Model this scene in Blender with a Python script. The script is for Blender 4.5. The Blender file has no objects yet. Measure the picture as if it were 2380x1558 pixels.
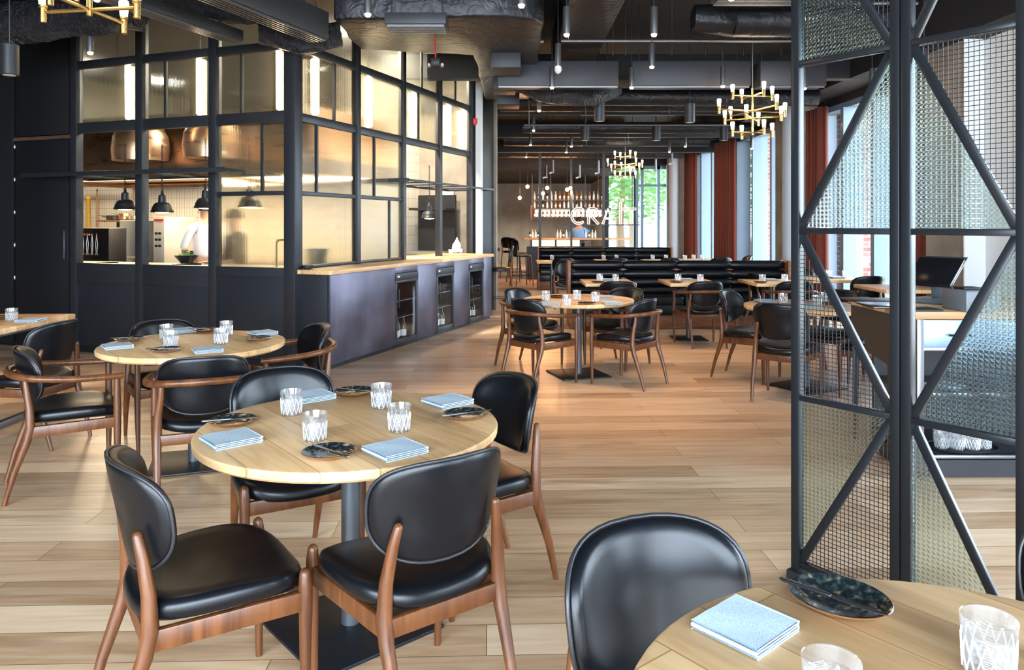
import bpy, bmesh, math, random
from mathutils import Vector, Matrix
random.seed(7)
C = bpy.context.scene
COL = C.collection
PI = math.pi
# ---------------------------------------------------------------- camera, world, exposure
EYE, F, CX, HY = 1.50, 1740.0, 1190.0, 520.0
cd = bpy.data.cameras.new('camera'); cam = bpy.data.objects.new('camera', cd); COL.objects.link(cam)
cam.location = (0, 0, EYE); cam.rotation_euler = (PI/2, 0, 0)
cd.sensor_width = 36; cd.lens = F/2380*36; cd.shift_y = -(779-HY)/2380; cd.clip_start = .05; cd.clip_end = 300
C.camera = cam
C.view_settings.view_transform = 'Standard'; C.view_settings.look = 'None'
C.view_settings.gamma = 1; C.view_settings.use_curve_mapping = False
C.view_settings.exposure = 1.22
cy = C.cycles
cy.max_bounces = 9; cy.diffuse_bounces = 3; cy.glossy_bounces = 3; cy.transmission_bounces = 8
cy.transparent_max_bounces = 16; cy.caustics_reflective = False; cy.caustics_refractive = False
cy.sample_clamp_indirect = 5; cy.use_adaptive_sampling = True; cy.adaptive_threshold = .02
cy.use_denoising = True
w = bpy.data.worlds.new('sky'); C.world = w; w.use_nodes = True
nt = w.node_tree; bg = nt.nodes['Background']
tc = nt.nodes.new('ShaderNodeTexCoord'); sx = nt.nodes.new('ShaderNodeSeparateXYZ'); rp = nt.nodes.new('ShaderNodeValToRGB')
nt.links.new(tc.outputs['Generated'], sx.inputs[0]); nt.links.new(sx.outputs[2], rp.inputs[0]); nt.links.new(rp.outputs[0], bg.inputs[0])
rp.color_ramp.elements[0].position = 0.0; rp.color_ramp.elements[0].color = (.80, .90, 1, 1)
rp.color_ramp.elements[1].position = .8; rp.color_ramp.elements[1].color = (.62, .80, 1, 1)
bg.inputs[1].default_value = 13.0

# room frame: the window wall and the boards lean 2 degrees from the view axis
LEAN = -.034
def WP(wd, Y, z=0): return Vector((wd + LEAN*Y, Y, z))
def PF(px, py): Y = F*EYE/(py-HY); return Vector(((px-CX)/F*Y, Y, 0))
def PZ(px, py, z): Y = F*(EYE-z)/(py-HY); return Vector(((px-CX)/F*Y, Y, z))
def PY(px, py, Y): return Vector(((px-CX)/F*Y, Y, EYE+(HY-py)/F*Y))

def area(name, loc, rot, sxx, syy, power, col=(1, 1, 1), portal=False):
    l = bpy.data.lights.new(name, 'AREA'); l.shape = 'RECTANGLE'; l.size = sxx; l.size_y = syy; l.energy = power; l.color = col
    o = bpy.data.objects.new(name, l); COL.objects.link(o); o.location = loc; o.rotation_euler = rot
    if portal: l.cycles.is_portal = True
    return o
HEAD = 3.46
# portals in the window openings guide the daylight of the sky into the room
area('window_portal', WP(5.9, 2.5, HEAD/2), (0, PI/2, math.atan(-LEAN)), HEAD, 13.0, 1, portal=True)
area('window_portal', WP(5.9, 16.2, HEAD/2), (0, PI/2, math.atan(-LEAN)), HEAD, 14.0, 1, portal=True)
area('window_portal', (-.2, -3.05, 1.75), (PI/2, 0, 0), 11.4, 3.2, 1, portal=True)

# ---------------------------------------------------------------- materials
def mat(name, col=(.8, .8, .8), rough=.5, metal=0, spec=.5, coat=0, emit=None, es=1, trans=0, ior=1.45, alpha=1, sheen=0):
    m = bpy.data.materials.new(name); m.use_nodes = True
    b = m.node_tree.nodes['Principled BSDF']
    b.inputs['Base Color'].default_value = (*col, 1); b.inputs['Roughness'].default_value = rough
    b.inputs['Metallic'].default_value = metal; b.inputs['Specular IOR Level'].default_value = spec
    b.inputs['Coat Weight'].default_value = coat; b.inputs['Transmission Weight'].default_value = trans
    b.inputs['IOR'].default_value = ior; b.inputs['Sheen Weight'].default_value = sheen
    if emit: b.inputs['Emission Color'].default_value = (*emit, 1); b.inputs['Emission Strength'].default_value = es
    return m
class NG:
    def __init__(s, m): s.m = m; s.t = m.node_tree; s.b = s.t.nodes.get('Principled BSDF')
    def n(s, ty, **k):
        x = s.t.nodes.new('ShaderNode'+ty)
        for a, v in k.items():
            if hasattr(x, a): setattr(x, a, v)
            else: x.inputs[a.replace('_', ' ')].default_value = v
        return x
    def l(s, a, b): s.t.links.new(a, b)
    def coords(s, scale=(1, 1, 1), rot=(0, 0, 0), kind='Object'):
        t = s.n('TexCoord'); m = s.n('Mapping'); m.inputs['Scale'].default_value = scale; m.inputs['Rotation'].default_value = rot
        s.l(t.outputs[kind], m.inputs[0]); return m.outputs[0]
    def ramp(s, fac, stops):
        r = s.n('ValToRGB'); e = r.color_ramp.elements
        while len(e) < len(stops): e.new(.5)
        for i, (p, c) in enumerate(stops): e[i].position = p; e[i].color = (*c, 1)
        s.l(fac, r.inputs[0]); return r.outputs[0]
    def bump(s, h, strength=.3, dist=.01, target=None):
        b = s.n('Bump'); b.inputs['Strength'].default_value = strength; b.inputs['Distance'].default_value = dist
        s.l(h, b.inputs['Height']); s.l(b.outputs[0], (target or s.b).inputs['Normal']); return b
    def mix(s, f, a, b, mode='MIX'):
        x = s.n('Mix'); x.data_type = 'RGBA'; x.blend_type = mode
        if hasattr(f, 'links'): s.l(f, x.inputs[0])
        else: x.inputs[0].default_value = f
        for v, i in ((a, 6), (b, 7)):
            if hasattr(v, 'links'): s.l(v, x.inputs[i])
            else: x.inputs[i].default_value = (*v, 1)
        return x.outputs[2]

def wood(name, c1, c2, c3, rough=.4, along='x', s=1.0, planks=None, bump=.1, joint=.35):
    m = mat(name, c1, rough); g = NG(m)
    st = {'x': (1.2, 14, 14), 'y': (14, 1.2, 14), 'z': (14, 14, 1.2)}[along]
    co = g.coords(tuple(v*s for v in st))
    n = g.n('TexNoise'); n.inputs['Scale'].default_value = 1.6; n.inputs['Detail'].default_value = 6; n.inputs['Distortion'].default_value = .8
    g.l(co, n.inputs['Vector'])
    col = g.ramp(n.outputs[0], [(.28, c2), (.5, c1), (.72, c3)])
    if planks:
        L, W = planks
        bc = g.coords((1, 1, 1)) if along == 'x' else g.coords((1, 1, 1), (0, 0, PI/2))
        br = g.n('TexBrick'); br.offset = .37; br.offset_frequency = 2
        for k, v in (('Scale', 1), ('Mortar Size', .0016), ('Brick Width', L), ('Row Height', W), ('Bias', 0), ('Mortar Smooth', 0)): br.inputs[k].default_value = v
        br.inputs['Color1'].default_value = (0, 0, 0, 1); br.inputs['Color2'].default_value = (1, 1, 1, 1); br.inputs['Mortar'].default_value = (.5, .5, .5, 1)
        g.l(bc, br.inputs['Vector'])
        tone = g.ramp(br.outputs['Color'], [(0, tuple(v*.72 for v in c2)), (.5, c1), (1, tuple(min(1, v*1.18) for v in c3))])
        col = g.mix(.5, col, tone)
        dk = g.mix(br.outputs['Fac'], col, tuple(v*joint for v in c2)); col = dk
        # knots and streaks
        k = g.n('TexNoise'); k.inputs['Scale'].default_value = 1; k.inputs['Detail'].default_value = 3
        g.l(g.coords((.9, 5, 1)), k.inputs['Vector'])
        col = g.mix(g.ramp(k.outputs[0], [(.60, (0, 0, 0)), (.76, (.8, .8, .8))]), col, tuple(v*.5 for v in c2))
    g.l(col, g.b.inputs['Base Color'])
    if bump: g.bump(n.outputs[0], bump, .002)
    return m

M = {}
M['floor'] = wood('floor_oak', (.64, .415, .24), (.42, .235, .115), (.80, .60, .40), .29, 'x', 1, (2.0, .20), .12)
M['top'] = wood('table_oak', (.66, .40, .185), (.46, .25, .10), (.78, .53, .28), .42, 'x', 1.6, (1.3, .16), .12, .8)
M['walnut'] = wood('walnut', (.108, .036, .011), (.060, .019, .006), (.165, .058, .018), .34, 'z', 1.2, None, .05)
M['brownwood'] = wood('brown_wood', (.20, .075, .03), (.12, .04, .015), (.30, .12, .05), .4, 'x', 1.2, None, .05)
M['leather'] = mat('black_leather', (.003, .0035, .005), .32, 0, .42)
M['shell'] = mat('black_leather_back', (.016, .015, .014), .40, 0, .6)
M['piping'] = mat('black_piping', (.02, .02, .022), .35)
M['steel'] = mat('dark_steel', (.035, .037, .042), .42, .35, .5)
M['bsteel'] = mat('brushed_steel', (.20, .20, .21), .35, .85)
M['base'] = mat('table_base_metal', (.010, .011, .014), .42, .2)
M['column'] = mat('table_column_metal', (.10, .11, .12), .38, .6)
M['frame'] = mat('screen_frame_metal', (.016, .018, .021), .28, .3)
M['facade'] = mat('charcoal_steel', (.030, .032, .038), .38, .45)
M['black'] = mat('black_paint', (.006, .006, .008), .5)
M['ceil'] = mat('black_ceiling_paint', (.010, .010, .013), .7)
M['duct'] = mat('black_wrapped_duct', (.015, .015, .019), .38, .25)
g = NG(M['duct']); a = g.n('TexNoise'); a.inputs['Scale'].default_value = 5; a.inputs['Detail'].default_value = 8; a.inputs['Distortion'].default_value = 1.5; g.l(g.coords(), a.inputs[0])
g.bump(a.outputs[0], .8, .03)
M['foil'] = mat('crinkled_duct_foil', (.045, .045, .055), .28, .55)
g = NG(M['foil']); a = g.n('TexNoise'); a.inputs['Scale'].default_value = 9; a.inputs['Detail'].default_value = 7; a.inputs['Distortion'].default_value = 2.5; g.l(g.coords((3, 1, 1)), a.inputs[0])
g.bump(a.outputs[0], 1.0, .08)
M['greybox'] = mat('dark_grey_metal', (.030, .031, .037), .5, .2)
M['patina'] = mat('blackened_steel_sheet', (.06, .06, .075), .34, .75)
g = NG(M['patina']); a = g.n('TexNoise'); a.inputs['Scale'].default_value = 2.2; a.inputs['Detail'].default_value = 7; g.l(g.coords((1, 1, .8)), a.inputs[0])
g.l(g.ramp(a.outputs[0], [(.3, (.065, .060, .085)), (.5, (.115, .105, .14)), (.72, (.19, .185, .235))]), g.b.inputs['Base Color'])
g.l(g.ramp(a.outputs[0], [(.3, (.36,)*3), (.7, (.5,)*3)]), g.b.inputs['Roughness'])
M['brass'] = mat('brass', (.78, .52, .20), .22, 1)
M['bulb'] = mat('warm_bulb', (1, .8, .5), .3, emit=(1, .66, .34), es=60)
M['candle'] = mat('frosted_candle_bulb', (1, .95, .85), .4, emit=(1, .84, .62), es=2.6)
M['tube'] = mat('warm_tube_light', (1, .9, .7), .4, emit=(1, .80, .55), es=9)
M['neon'] = mat('neon_white', (1, .8, .6), .4, emit=(1, .74, .52), es=2.0)
M['panelglow'] = mat('backlit_panel', (1, .8, .5), .5, emit=(1, .68, .36), es=.75)
M['strip'] = mat('shelf_light_strip', (1, .8, .6), .5, emit=(1, .66, .40), es=.9)
M['white'] = mat('white_paint', (.75, .75, .74), .6)
M['whitecloth'] = mat('white_cotton', (.80, .77, .72), .8)
M['beige'] = mat('beige_plaster', (.27, .23, .185), .8)
g = NG(M['beige']); a = g.n('TexNoise'); a.inputs['Scale'].default_value = 3; a.inputs['Detail'].default_value = 6; g.l(g.coords(), a.inputs[0])
g.l(g.ramp(a.outputs[0], [(.3, (.22, .185, .145)), (.7, (.33, .285, .23))]), g.b.inputs['Base Color'])
M['pale'] = mat('pale_plaster', (.72, .73, .72), .7)
M['greycol'] = mat('grey_painted_column', (.42, .44, .47), .5)
M['winframe'] = mat('blue_grey_window_frame', (.17, .24, .32), .4)
M['velvet'] = mat('rust_velvet', (.155, .024, .008), .8, sheen=.2)
M['linen'] = mat('pale_blue_linen', (.42, .56, .66), .85)
g = NG(M['linen']); a = g.n('TexNoise'); a.inputs['Scale'].default_value = 260; g.l(g.coords((1, 3, 1)), a.inputs[0])
g.l(g.ramp(a.outputs[0], [(.35, (.36, .45, .51)), (.65, (.60, .70, .76))]), g.b.inputs['Base Color']); g.bump(a.outputs[0], .3, .001)
M['darkpanel'] = mat('dark_bronze_panel', (.045, .032, .022), .45)
M['plate'] = mat('dark_glazed_stoneware', (.012, .018, .02), .12, 0, .7)
g = NG(M['plate']); a = g.n('TexNoise'); a.inputs['Scale'].default_value = 70; a.inputs['Detail'].default_value = 4; g.l(g.coords(), a.inputs[0])
g.l(g.ramp(a.outputs[0], [(.45, (.008, .012, .014)), (.6, (.03, .045, .045)), (.72, (.30, .15, .05))]), g.b.inputs['Base Color']); g.bump(a.outputs[0], .3, .002)
M['rim'] = mat('brown_glazed_rim', (.22, .09, .03), .3)
M['knife'] = mat('dark_knife_steel', (.12, .12, .125), .3, .9)
M['tile'] = mat('white_wall_tile', (.78, .72, .60), .25)
g = NG(M['tile']); br = g.n('TexBrick'); br.offset = 0
for k, v in (('Scale', 1), ('Mortar Size', .0035), ('Brick Width', .055), ('Row Height', .16)): br.inputs[k].default_value = v
br.inputs['Color1'].default_value = (.82, .76, .64, 1); br.inputs['Color2'].default_value = (.76, .70, .58, 1); br.inputs['Mortar'].default_value = (.42, .36, .28, 1)
g.l(g.coords((1, 1, 1), (PI/2, 0, 0)), br.inputs[0]); g.l(br.outputs[0], g.b.inputs['Base Color'])
M['brick'] = mat('pale_red_brick', (.5, .3, .25), .8)
g = NG(M['brick']); br = g.n('TexBrick')
for k, v in (('Scale', 1), ('Mortar Size', .009), ('Brick Width', .24), ('Row Height', .085)): br.inputs[k].default_value = v
br.inputs['Color1'].default_value = (.22, .07, .055, 1); br.inputs['Color2'].default_value = (.30, .17, .16, 1); br.inputs['Mortar'].default_value = (.42, .41, .40, 1)
cc = g.n('TexCoord'); sp = g.n('SeparateXYZ'); ad = g.n('Math'); ad.operation = 'ADD'; cb = g.n('CombineXYZ')
g.l(cc.outputs['Object'], sp.inputs[0]); g.l(sp.outputs[0], ad.inputs[0]); g.l(sp.outputs[1], ad.inputs[1]); g.l(ad.outputs[0], cb.inputs[0]); g.l(sp.outputs[2], cb.inputs[1])
g.l(cb.outputs[0], br.inputs[0]); g.l(br.outputs[0], g.b.inputs['Base Color'])
M['ovenpanel'] = mat('cream_control_panel', (.42, .38, .30), .5)
M['copper'] = mat('brushed_copper_tone_steel', (.50, .30, .17), .30, .9)
g = NG(M['copper']); a = g.n('TexNoise'); a.inputs['Scale'].default_value = 3; g.l(g.coords((1, 1, 6)), a.inputs[0]); g.l(g.ramp(a.outputs[0], [(.3, (.24,)*3), (.7, (.42,)*3)]), g.b.inputs['Roughness'])
M['stain'] = mat('stainless_steel', (.55, .54, .50), .3, .9)
M['yellow'] = mat('yellow_pipe', (.75, .42, .05), .4)
M['red'] = mat('red_plastic', (.6, .02, .02), .4)
M['skin'] = mat('skin', (.48, .27, .18), .55)
M['hair'] = mat('dark_hair', (.012, .008, .006), .6)
M['blueshirt'] = mat('blue_shirt', (.15, .34, .65), .8)
M['apron'] = mat('black_apron', (.012, .012, .014), .8)
M['screenblk'] = mat('black_display', (.008, .008, .01), .2)
M['printer'] = mat('grey_plastic', (.13, .15, .17), .45)
M['leaf'] = mat('green_leaf', (.10, .24, .05), .6)
M['bark'] = mat('bark', (.12, .08, .05), .9)
M['grass'] = mat('grass', (.20, .36, .08), .9)
M['pave'] = mat('pale_paving', (.30, .30, .29), .8)
M['bottleg'] = mat('green_bottle_glass', (.012, .03, .015), .08, 0, .7)
M['bottlea'] = mat('amber_bottle_glass', (.30, .10, .02), .08, 0, .7)
M['bottlec'] = mat('clear_bottle_glass', (.55, .60, .60), .08, 0, .7)
M['label'] = mat('white_label', (.78, .76, .70), .7)
M['blueprint'] = mat('drawer_steel', (.22, .30, .40), .34, .8)
M['mural'] = mat('grey_mural_plaster', (.2, .2, .2), .7)
g = NG(M['mural']); a = g.n('TexNoise'); a.inputs['Scale'].default_value = 1.3; a.inputs['Detail'].default_value = 9; a.inputs['Distortion'].default_value = 1.2; g.l(g.coords((1, 1, .7)), a.inputs[0])
cc = g.n('TexCoord'); sp = g.n('SeparateXYZ'); g.l(cc.outputs['Object'], sp.inputs[0])
# the painted mountain-like figure covers the lower part of the wall
mr = g.n('MapRange'); mr.inputs[1].default_value = -1.7; mr.inputs[2].default_value = .2; mr.inputs[3].default_value = 1; mr.inputs[4].default_value = 0; g.l(sp.outputs[2], mr.inputs[0])
mu = g.n('Math'); mu.operation = 'MULTIPLY'; g.l(mr.outputs[0], mu.inputs[0])
ra = g.n('ValToRGB'); ra.color_ramp.elements[0].position = .42; ra.color_ramp.elements[1].position = .6; g.l(a.outputs[0], ra.inputs[0]); g.l(ra.outputs[0], mu.inputs[1])
bs = g.ramp(a.outputs[0], [(.3, (.26, .25, .225)), (.7, (.40, .385, .35))])
g.l(g.mix(mu.outputs[0], bs, (.055, .06, .07)), g.b.inputs['Base Color'])

def mixmat(name, parts):
    """parts: list of (node builder, weight) blended with constant factors"""
    m = bpy.data.materials.new(name); m.use_nodes = True; t = m.node_tree
    for n in list(t.nodes): t.nodes.remove(n)
    out = t.nodes.new('ShaderNodeOutputMaterial'); g = NG(m)
    acc = None; tot = 0
    for f, wt in parts:
        sh = f(g); tot += wt
        if acc is None: acc = sh
        else:
            mx = g.n('MixShader'); mx.inputs[0].default_value = wt/tot; g.l(acc.outputs[0], mx.inputs[1]); g.l(sh.outputs[0], mx.inputs[2]); acc = mx
    g.l(acc.outputs[0], out.inputs[0]); return m
def S(ty, col=(1, 1, 1), rough=None, ior=None, bump=None):
    def f(g):
        s = g.n(ty); s.inputs[0].default_value = (*col, 1)
        if rough is not None: s.inputs['Roughness'].default_value = rough
        if ior: s.inputs['IOR'].default_value = ior
        if bump: bump(g, s)
        return s
    return f
M['glass'] = mixmat('window_glass', [(S('BsdfTransparent', (.96, .98, 1)), .93), (S('BsdfGlossy', (1, 1, 1), .02), .07)])
def cutbump(g, s):
    x = g.n('TexWave', wave_type='BANDS', bands_direction='DIAGONAL'); x.inputs['Scale'].default_value = 55; g.l(g.coords(), x.inputs[0])
    g.bump(x.outputs['Fac'], .9, .004, s)
M['crystal'] = mixmat('cut_crystal', [(S('BsdfTransparent', (.98, .99, 1)), .76), (S('BsdfGlossy', (1, 1, 1), .08, None, cutbump), .13), (S('BsdfDiffuse', (1, 1, 1), None, None, cutbump), .05), (S('BsdfTranslucent', (1, 1, 1), None, None, cutbump), .06)])
M['cuts'] = mixmat('crystal_cut_edges', [(S('BsdfTransparent', (1, 1, 1)), .35), (S('BsdfGlossy', (1, 1, 1), .15), .25), (S('BsdfDiffuse', (1, 1, 1)), .20), (S('BsdfTranslucent', (1, 1, 1)), .20)])
M['rimglass'] = mixmat('tumbler_rim', [(S('BsdfTransparent', (.98, .99, 1)), .74), (S('BsdfGlossy', (1, 1, 1), .05), .16), (S('BsdfTranslucent', (1, 1, 1)), .10)])
def reed(g, s):
    x = g.n('TexWave', wave_type='BANDS', bands_direction='X'); x.inputs['Scale'].default_value = 16; g.l(g.coords(), x.inputs[0])
    g.bump(x.outputs['Fac'], .35, .0012, s)
M['reeded'] = mixmat('reeded_glass', [(S('BsdfGlass', (.93, .92, .86), .13, 1.20, reed), .86), (S('BsdfTransparent', (.9, .9, .85)), .11), (S('BsdfTranslucent', (.75, .72, .62)), .03)])
m_ = bpy.data.materials.new('squared_glass'); m_.use_nodes = True
for n_ in list(m_.node_tree.nodes): m_.node_tree.nodes.remove(n_)
g = NG(m_); a = g.n('TexWave', wave_type='BANDS', bands_direction='X'); b_ = g.n('TexWave', wave_type='BANDS', bands_direction='Z')
for q in (a, b_): q.inputs['Scale'].default_value = 18; g.l(g.coords(), q.inputs[0])
mm = g.n('Math'); mm.operation = 'MULTIPLY'; g.l(a.outputs['Fac'], mm.inputs[0]); g.l(b_.outputs['Fac'], mm.inputs[1])
gs = g.n('BsdfGlass'); gs.inputs[0].default_value = (.86, .95, .94, 1); gs.inputs['Roughness'].default_value = .02; gs.inputs['IOR'].default_value = 1.25
g.bump(mm.outputs[0], .8, .006, gs)
tr_ = g.n('BsdfTransparent'); tr_.inputs[0].default_value = (.90, .96, .95, 1)
fr_ = g.n('ValToRGB'); fr_.color_ramp.elements[0].position = .15; fr_.color_ramp.elements[0].color = (.85,)*3+(1,); fr_.color_ramp.elements[1].position = .55; fr_.color_ramp.elements[1].color = (.12,)*3+(1,)
g.l(mm.outputs[0], fr_.inputs[0]); mx_ = g.n('MixShader'); g.l(fr_.outputs[0], mx_.inputs[0]); g.l(tr_.outputs[0], mx_.inputs[1]); g.l(gs.outputs[0], mx_.inputs[2])
o_ = g.n('OutputMaterial'); g.l(mx_.outputs[0], o_.inputs[0]); M['squareglass'] = m_
# ---------------------------------------------------------------- mesh building
class MB:
    def __init__(s): s.v = []; s.f = []
    def add(s, vs, fs):
        o = len(s.v); s.v += [Vector(p) for p in vs]; s.f += [tuple(i+o for i in f) for f in fs]; return s
    def box(s, c, sz, rz=0, rot=None):
        m = rot or Matrix.Rotation(rz, 3, 'Z'); h = [d/2 for d in sz]; c = Vector(c)
        vs = [c + m @ Vector((x*h[0], y*h[1], z*h[2])) for z in (-1, 1) for y in (-1, 1) for x in (-1, 1)]
        return s.add(vs, [(0, 2, 3, 1), (4, 5, 7, 6), (0, 1, 5, 4), (2, 6, 7, 3), (0, 4, 6, 2), (1, 3, 7, 5)])
    def bar(s, p0, p1, wd, ht, up=(0, 0, 1)):
        p0 = Vector(p0); p1 = Vector(p1); d = (p1-p0).normalized(); u = Vector(up)
        a = d.cross(u)
        if a.length < 1e-4: a = d.cross(Vector((0, 1, 0)))
        a.normalize(); b = a.cross(d).normalized(); a *= wd/2; b *= ht/2
        vs = [p+q for p in (p0, p1) for q in (-a-b, a-b, a+b, -a+b)]
        return s.add(vs, [(3, 2, 1, 0), (4, 5, 6, 7), (0, 1, 5, 4), (1, 2, 6, 5), (2, 3, 7, 6), (3, 0, 4, 7)])
    def tube(s, pts, rs, n=10, dome=False, sq=1, closed=False):
        pts = [Vector(p) for p in pts]; k = len(pts)
        if not hasattr(rs, '__len__'): rs = [rs]*k
        rs = list(rs)
        if dome:
            e = (pts[-1]-pts[-2]).normalized(); r = rs[-1]
            pts += [pts[-1]+e*r*.6, pts[-1]+e*r*.95]; rs += [r*.8, r*.35]; k += 2
        ring = []; prev = None
        for i in range(k):
            if closed: t = (pts[(i+1) % k]-pts[i-1]).normalized()
            else: t = (pts[min(i+1, k-1)]-pts[max(i-1, 0)]).normalized()
            if prev is None:
                a = t.cross(Vector((0, 0, 1)) if abs(t.z) < .9 else Vector((1, 0, 0))).normalized()
            else: a = (prev - t*prev.dot(t)).normalized()
            prev = a; b = t.cross(a)
            ring.append([pts[i] + a*math.cos(q)*rs[i] + b*math.sin(q)*rs[i]*sq for q in (2*PI*j/n for j in range(n))])
        vs = [p for r in ring for p in r]; fs = []
        for i in range(k if closed else k-1):
            for j in range(n):
                j2 = (j+1) % n; i2 = (i+1) % k
                fs.append((i*n+j, i*n+j2, i2*n+j2, i2*n+j))
        if not closed: fs.append(tuple(reversed(range(n)))); fs.append(tuple((k-1)*n+j for j in range(n)))
        return s.add(vs, fs)
    def lathe(s, prof, c=(0, 0, 0), n=24, sx=1, sy=1, rz=0, caps=True):
        c = Vector(c); vs = []; fs = []; k = len(prof); cr, sr = math.cos(rz), math.sin(rz)
        for r, z in prof:
            for j in range(n):
                x = r*sx*math.cos(2*PI*j/n); y = r*sy*math.sin(2*PI*j/n)
                vs.append(c+Vector((x*cr-y*sr, x*sr+y*cr, z)))
        for i in range(k-1):
            for j in range(n):
                j2 = (j+1) % n; fs.append((i*n+j, i*n+j2, (i+1)*n+j2, (i+1)*n+j))
        if caps: fs.append(tuple(reversed(range(n)))); fs.append(tuple((k-1)*n+j for j in range(n)))
        return s.add(vs, fs)
    def prism(s, pts, z0, z1):
        n = len(pts); vs = [(x, y, z0) for x, y in pts]+[(x, y, z1) for x, y in pts]
        return s.add(vs, [tuple(reversed(range(n))), tuple(range(n, 2*n))]+[(i, (i+1) % n, n+(i+1) % n, n+i) for i in range(n)])
    def pillow(s, out, prof, fm):
        n = len(out); vs = []; fs = []; k = len(prof)
        for sc, z in prof:
            for x, y in out: vs.append(fm(x*sc, y*sc, z))
        for i in range(k-1):
            for j in range(n):
                j2 = (j+1) % n; fs.append((i*n+j, i*n+j2, (i+1)*n+j2, (i+1)*n+j))
        vs.append(fm(0, 0, prof[0][1])); vs.append(fm(0, 0, prof[-1][1])); a = k*n
        for j in range(n):
            j2 = (j+1) % n; fs.append((a, j2, j)); fs.append((a+1, (k-1)*n+j, (k-1)*n+j2))
        return s.add(vs, fs)
    def grid(s, nu, nv, fn):
        vs = [fn(i/nu, j/nv) for i in range(nu+1) for j in range(nv+1)]
        return s.add(vs, [(i*(nv+1)+j, (i+1)*(nv+1)+j, (i+1)*(nv+1)+j+1, i*(nv+1)+j+1) for i in range(nu) for j in range(nv)])
    def build(s, name, m, parent=None, bevel=0, smooth=35, label=None, seg=2):
        me = bpy.data.meshes.new(name); me.from_pydata([tuple(p) for p in s.v], [], s.f)
        bm = bmesh.new(); bm.from_mesh(me)
        bmesh.ops.recalc_face_normals(bm, faces=bm.faces)
        if bevel:
            es = [e for e in bm.edges if len(e.link_faces) == 2 and e.calc_face_angle() > .6]
            bmesh.ops.bevel(bm, geom=es, offset=bevel, segments=seg, affect='EDGES', profile=.5, clamp_overlap=True)
        bm.to_mesh(me); bm.free()
        for p in me.polygons: p.use_smooth = True
        me.set_sharp_from_angle(angle=math.radians(smooth))
        me.materials.append(M[m] if isinstance(m, str) else m)
        o = bpy.data.objects.new(name, me); COL.objects.link(o)
        if parent is not None: o.parent = parent
        if label: o['label'] = label
        return o
def tag(o, label=None, cat=None, group=None, kind=None):
    if label: o['label'] = label
    if cat: o['category'] = cat
    if group: o['group'] = group
    if kind: o['kind'] = kind
    return o
def thing(name, label, cat, loc=(0, 0, 0), rz=0, group=None):
    o = bpy.data.objects.new(name, None); COL.objects.link(o); o.location = loc; o.rotation_euler = (0, 0, rz); o.empty_display_size = .1
    return tag(o, label, cat, group)
KIDS = {}
def dup(root, loc, rz=0, label=None, group=None, scale=None):
    def cp(o, par):
        c = o.copy(); COL.objects.link(c)
        if par is not None: c.parent = par
        for ch in o.children: cp(ch, c)
        return c
    r = cp(root, None); r.location = loc; r.rotation_euler = (0, 0, rz)
    if scale: r.scale = (scale,)*3
    if label: r['label'] = label
    if group: r['group'] = group
    return r
def struct(o): o['kind'] = 'structure'; return o
USED = set()
def place(proto, loc, rz=0, label=None, group=None, scale=None):
    """the first time the model itself is moved, afterwards it is copied"""
    if proto.name not in USED:
        USED.add(proto.name); proto.location = loc; proto.rotation_euler = (0, 0, rz)
        if scale: proto.scale = (scale,)*3
        if label: proto['label'] = label
        if group: proto['group'] = group
        return proto
    return dup(proto, loc, rz, label, group, scale)
def sell(a, b, e, n=40, f=None):
    o = []
    for i in range(n):
        t = 2*PI*i/n; c, s = math.cos(t), math.sin(t)
        x = a*math.copysign(abs(c)**(2/e), c); y = b*math.copysign(abs(s)**(2/e), s)
        if f: x, y = f(x, y)
        o.append((x, y))
    return o

# ---------------------------------------------------------------- the room shell
fl = MB().box((0, 12, -.05), (26, 40, .1)).build('floor', 'floor'); fl.rotation_euler = (0, 0, -LEAN); struct(fl)
struct(MB().box((-1.5, 12.5, 4.35), (19, 33, .1)).build('ceiling', 'ceil'))
wl = MB().box((-9.8, 12, 2.15), (.2, 32, 4.3)).build('wall_left', 'black'); struct(wl)
# rear wall with the big daylight openings behind the viewer
b = MB()
b.box((-8.0, -3.1, 2.15), (4.0, .2, 4.3)).box((6.0, -3.1, 2.15), (1.2, .2, 4.3)).box((0, -3.1, 3.9), (13, .2, .9)).box((0, -3.1, .07), (13, .2, .14))
struct(b.build('wall_rear', 'beige'))
b = MB()
for x in (-6, -3.6, -1.2, 1.2, 3.6, 5.4): b.box((x, -3.1, 1.8), (.08, .12, 3.3))
win = struct(b.build('window_1', 'winframe'))
MB().box((-.3, -3.1, 1.8), (11.3, .012, 3.3)).build('pane', 'glass', win)
# window wall on the right
def wbox(b, w0, w1, y0, y1, z0, z1):
    p = [WP(w0, y0), WP(w1, y0), WP(w1, y1), WP(w0, y1)]
    b.prism([(q.x, q.y) for q in p], z0, z1); return b
struct(wbox(wbox(MB(), 5.75, 6.1, -3.2, 23.9, HEAD, 4.3), 5.2, 5.75, -3.2, 23.9, HEAD+.12, 4.3).build('wall_right', 'ceil'))
b = MB(); wbox(b, 5.75, 6.1, -3.2, 23.9, 0, .10); struct(b.build('trim_1', 'winframe'))
piers = [(8.45, 9.2), (13.0, 14.0), (20.9, 22.4), (.5, 1.3)]
for y0, y1 in piers:
    b = MB(); wbox(b, 5.4, 5.95, y0, y1, 0, 4.3); o = struct(b.build('wall_pier', 'beige'))
    if y0 == 8.45:
        b = MB(); wbox(b, 5.38, 5.95, y0-.02, y0, 0, 4.3); b.build('pale_face', 'pale', o)
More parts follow.
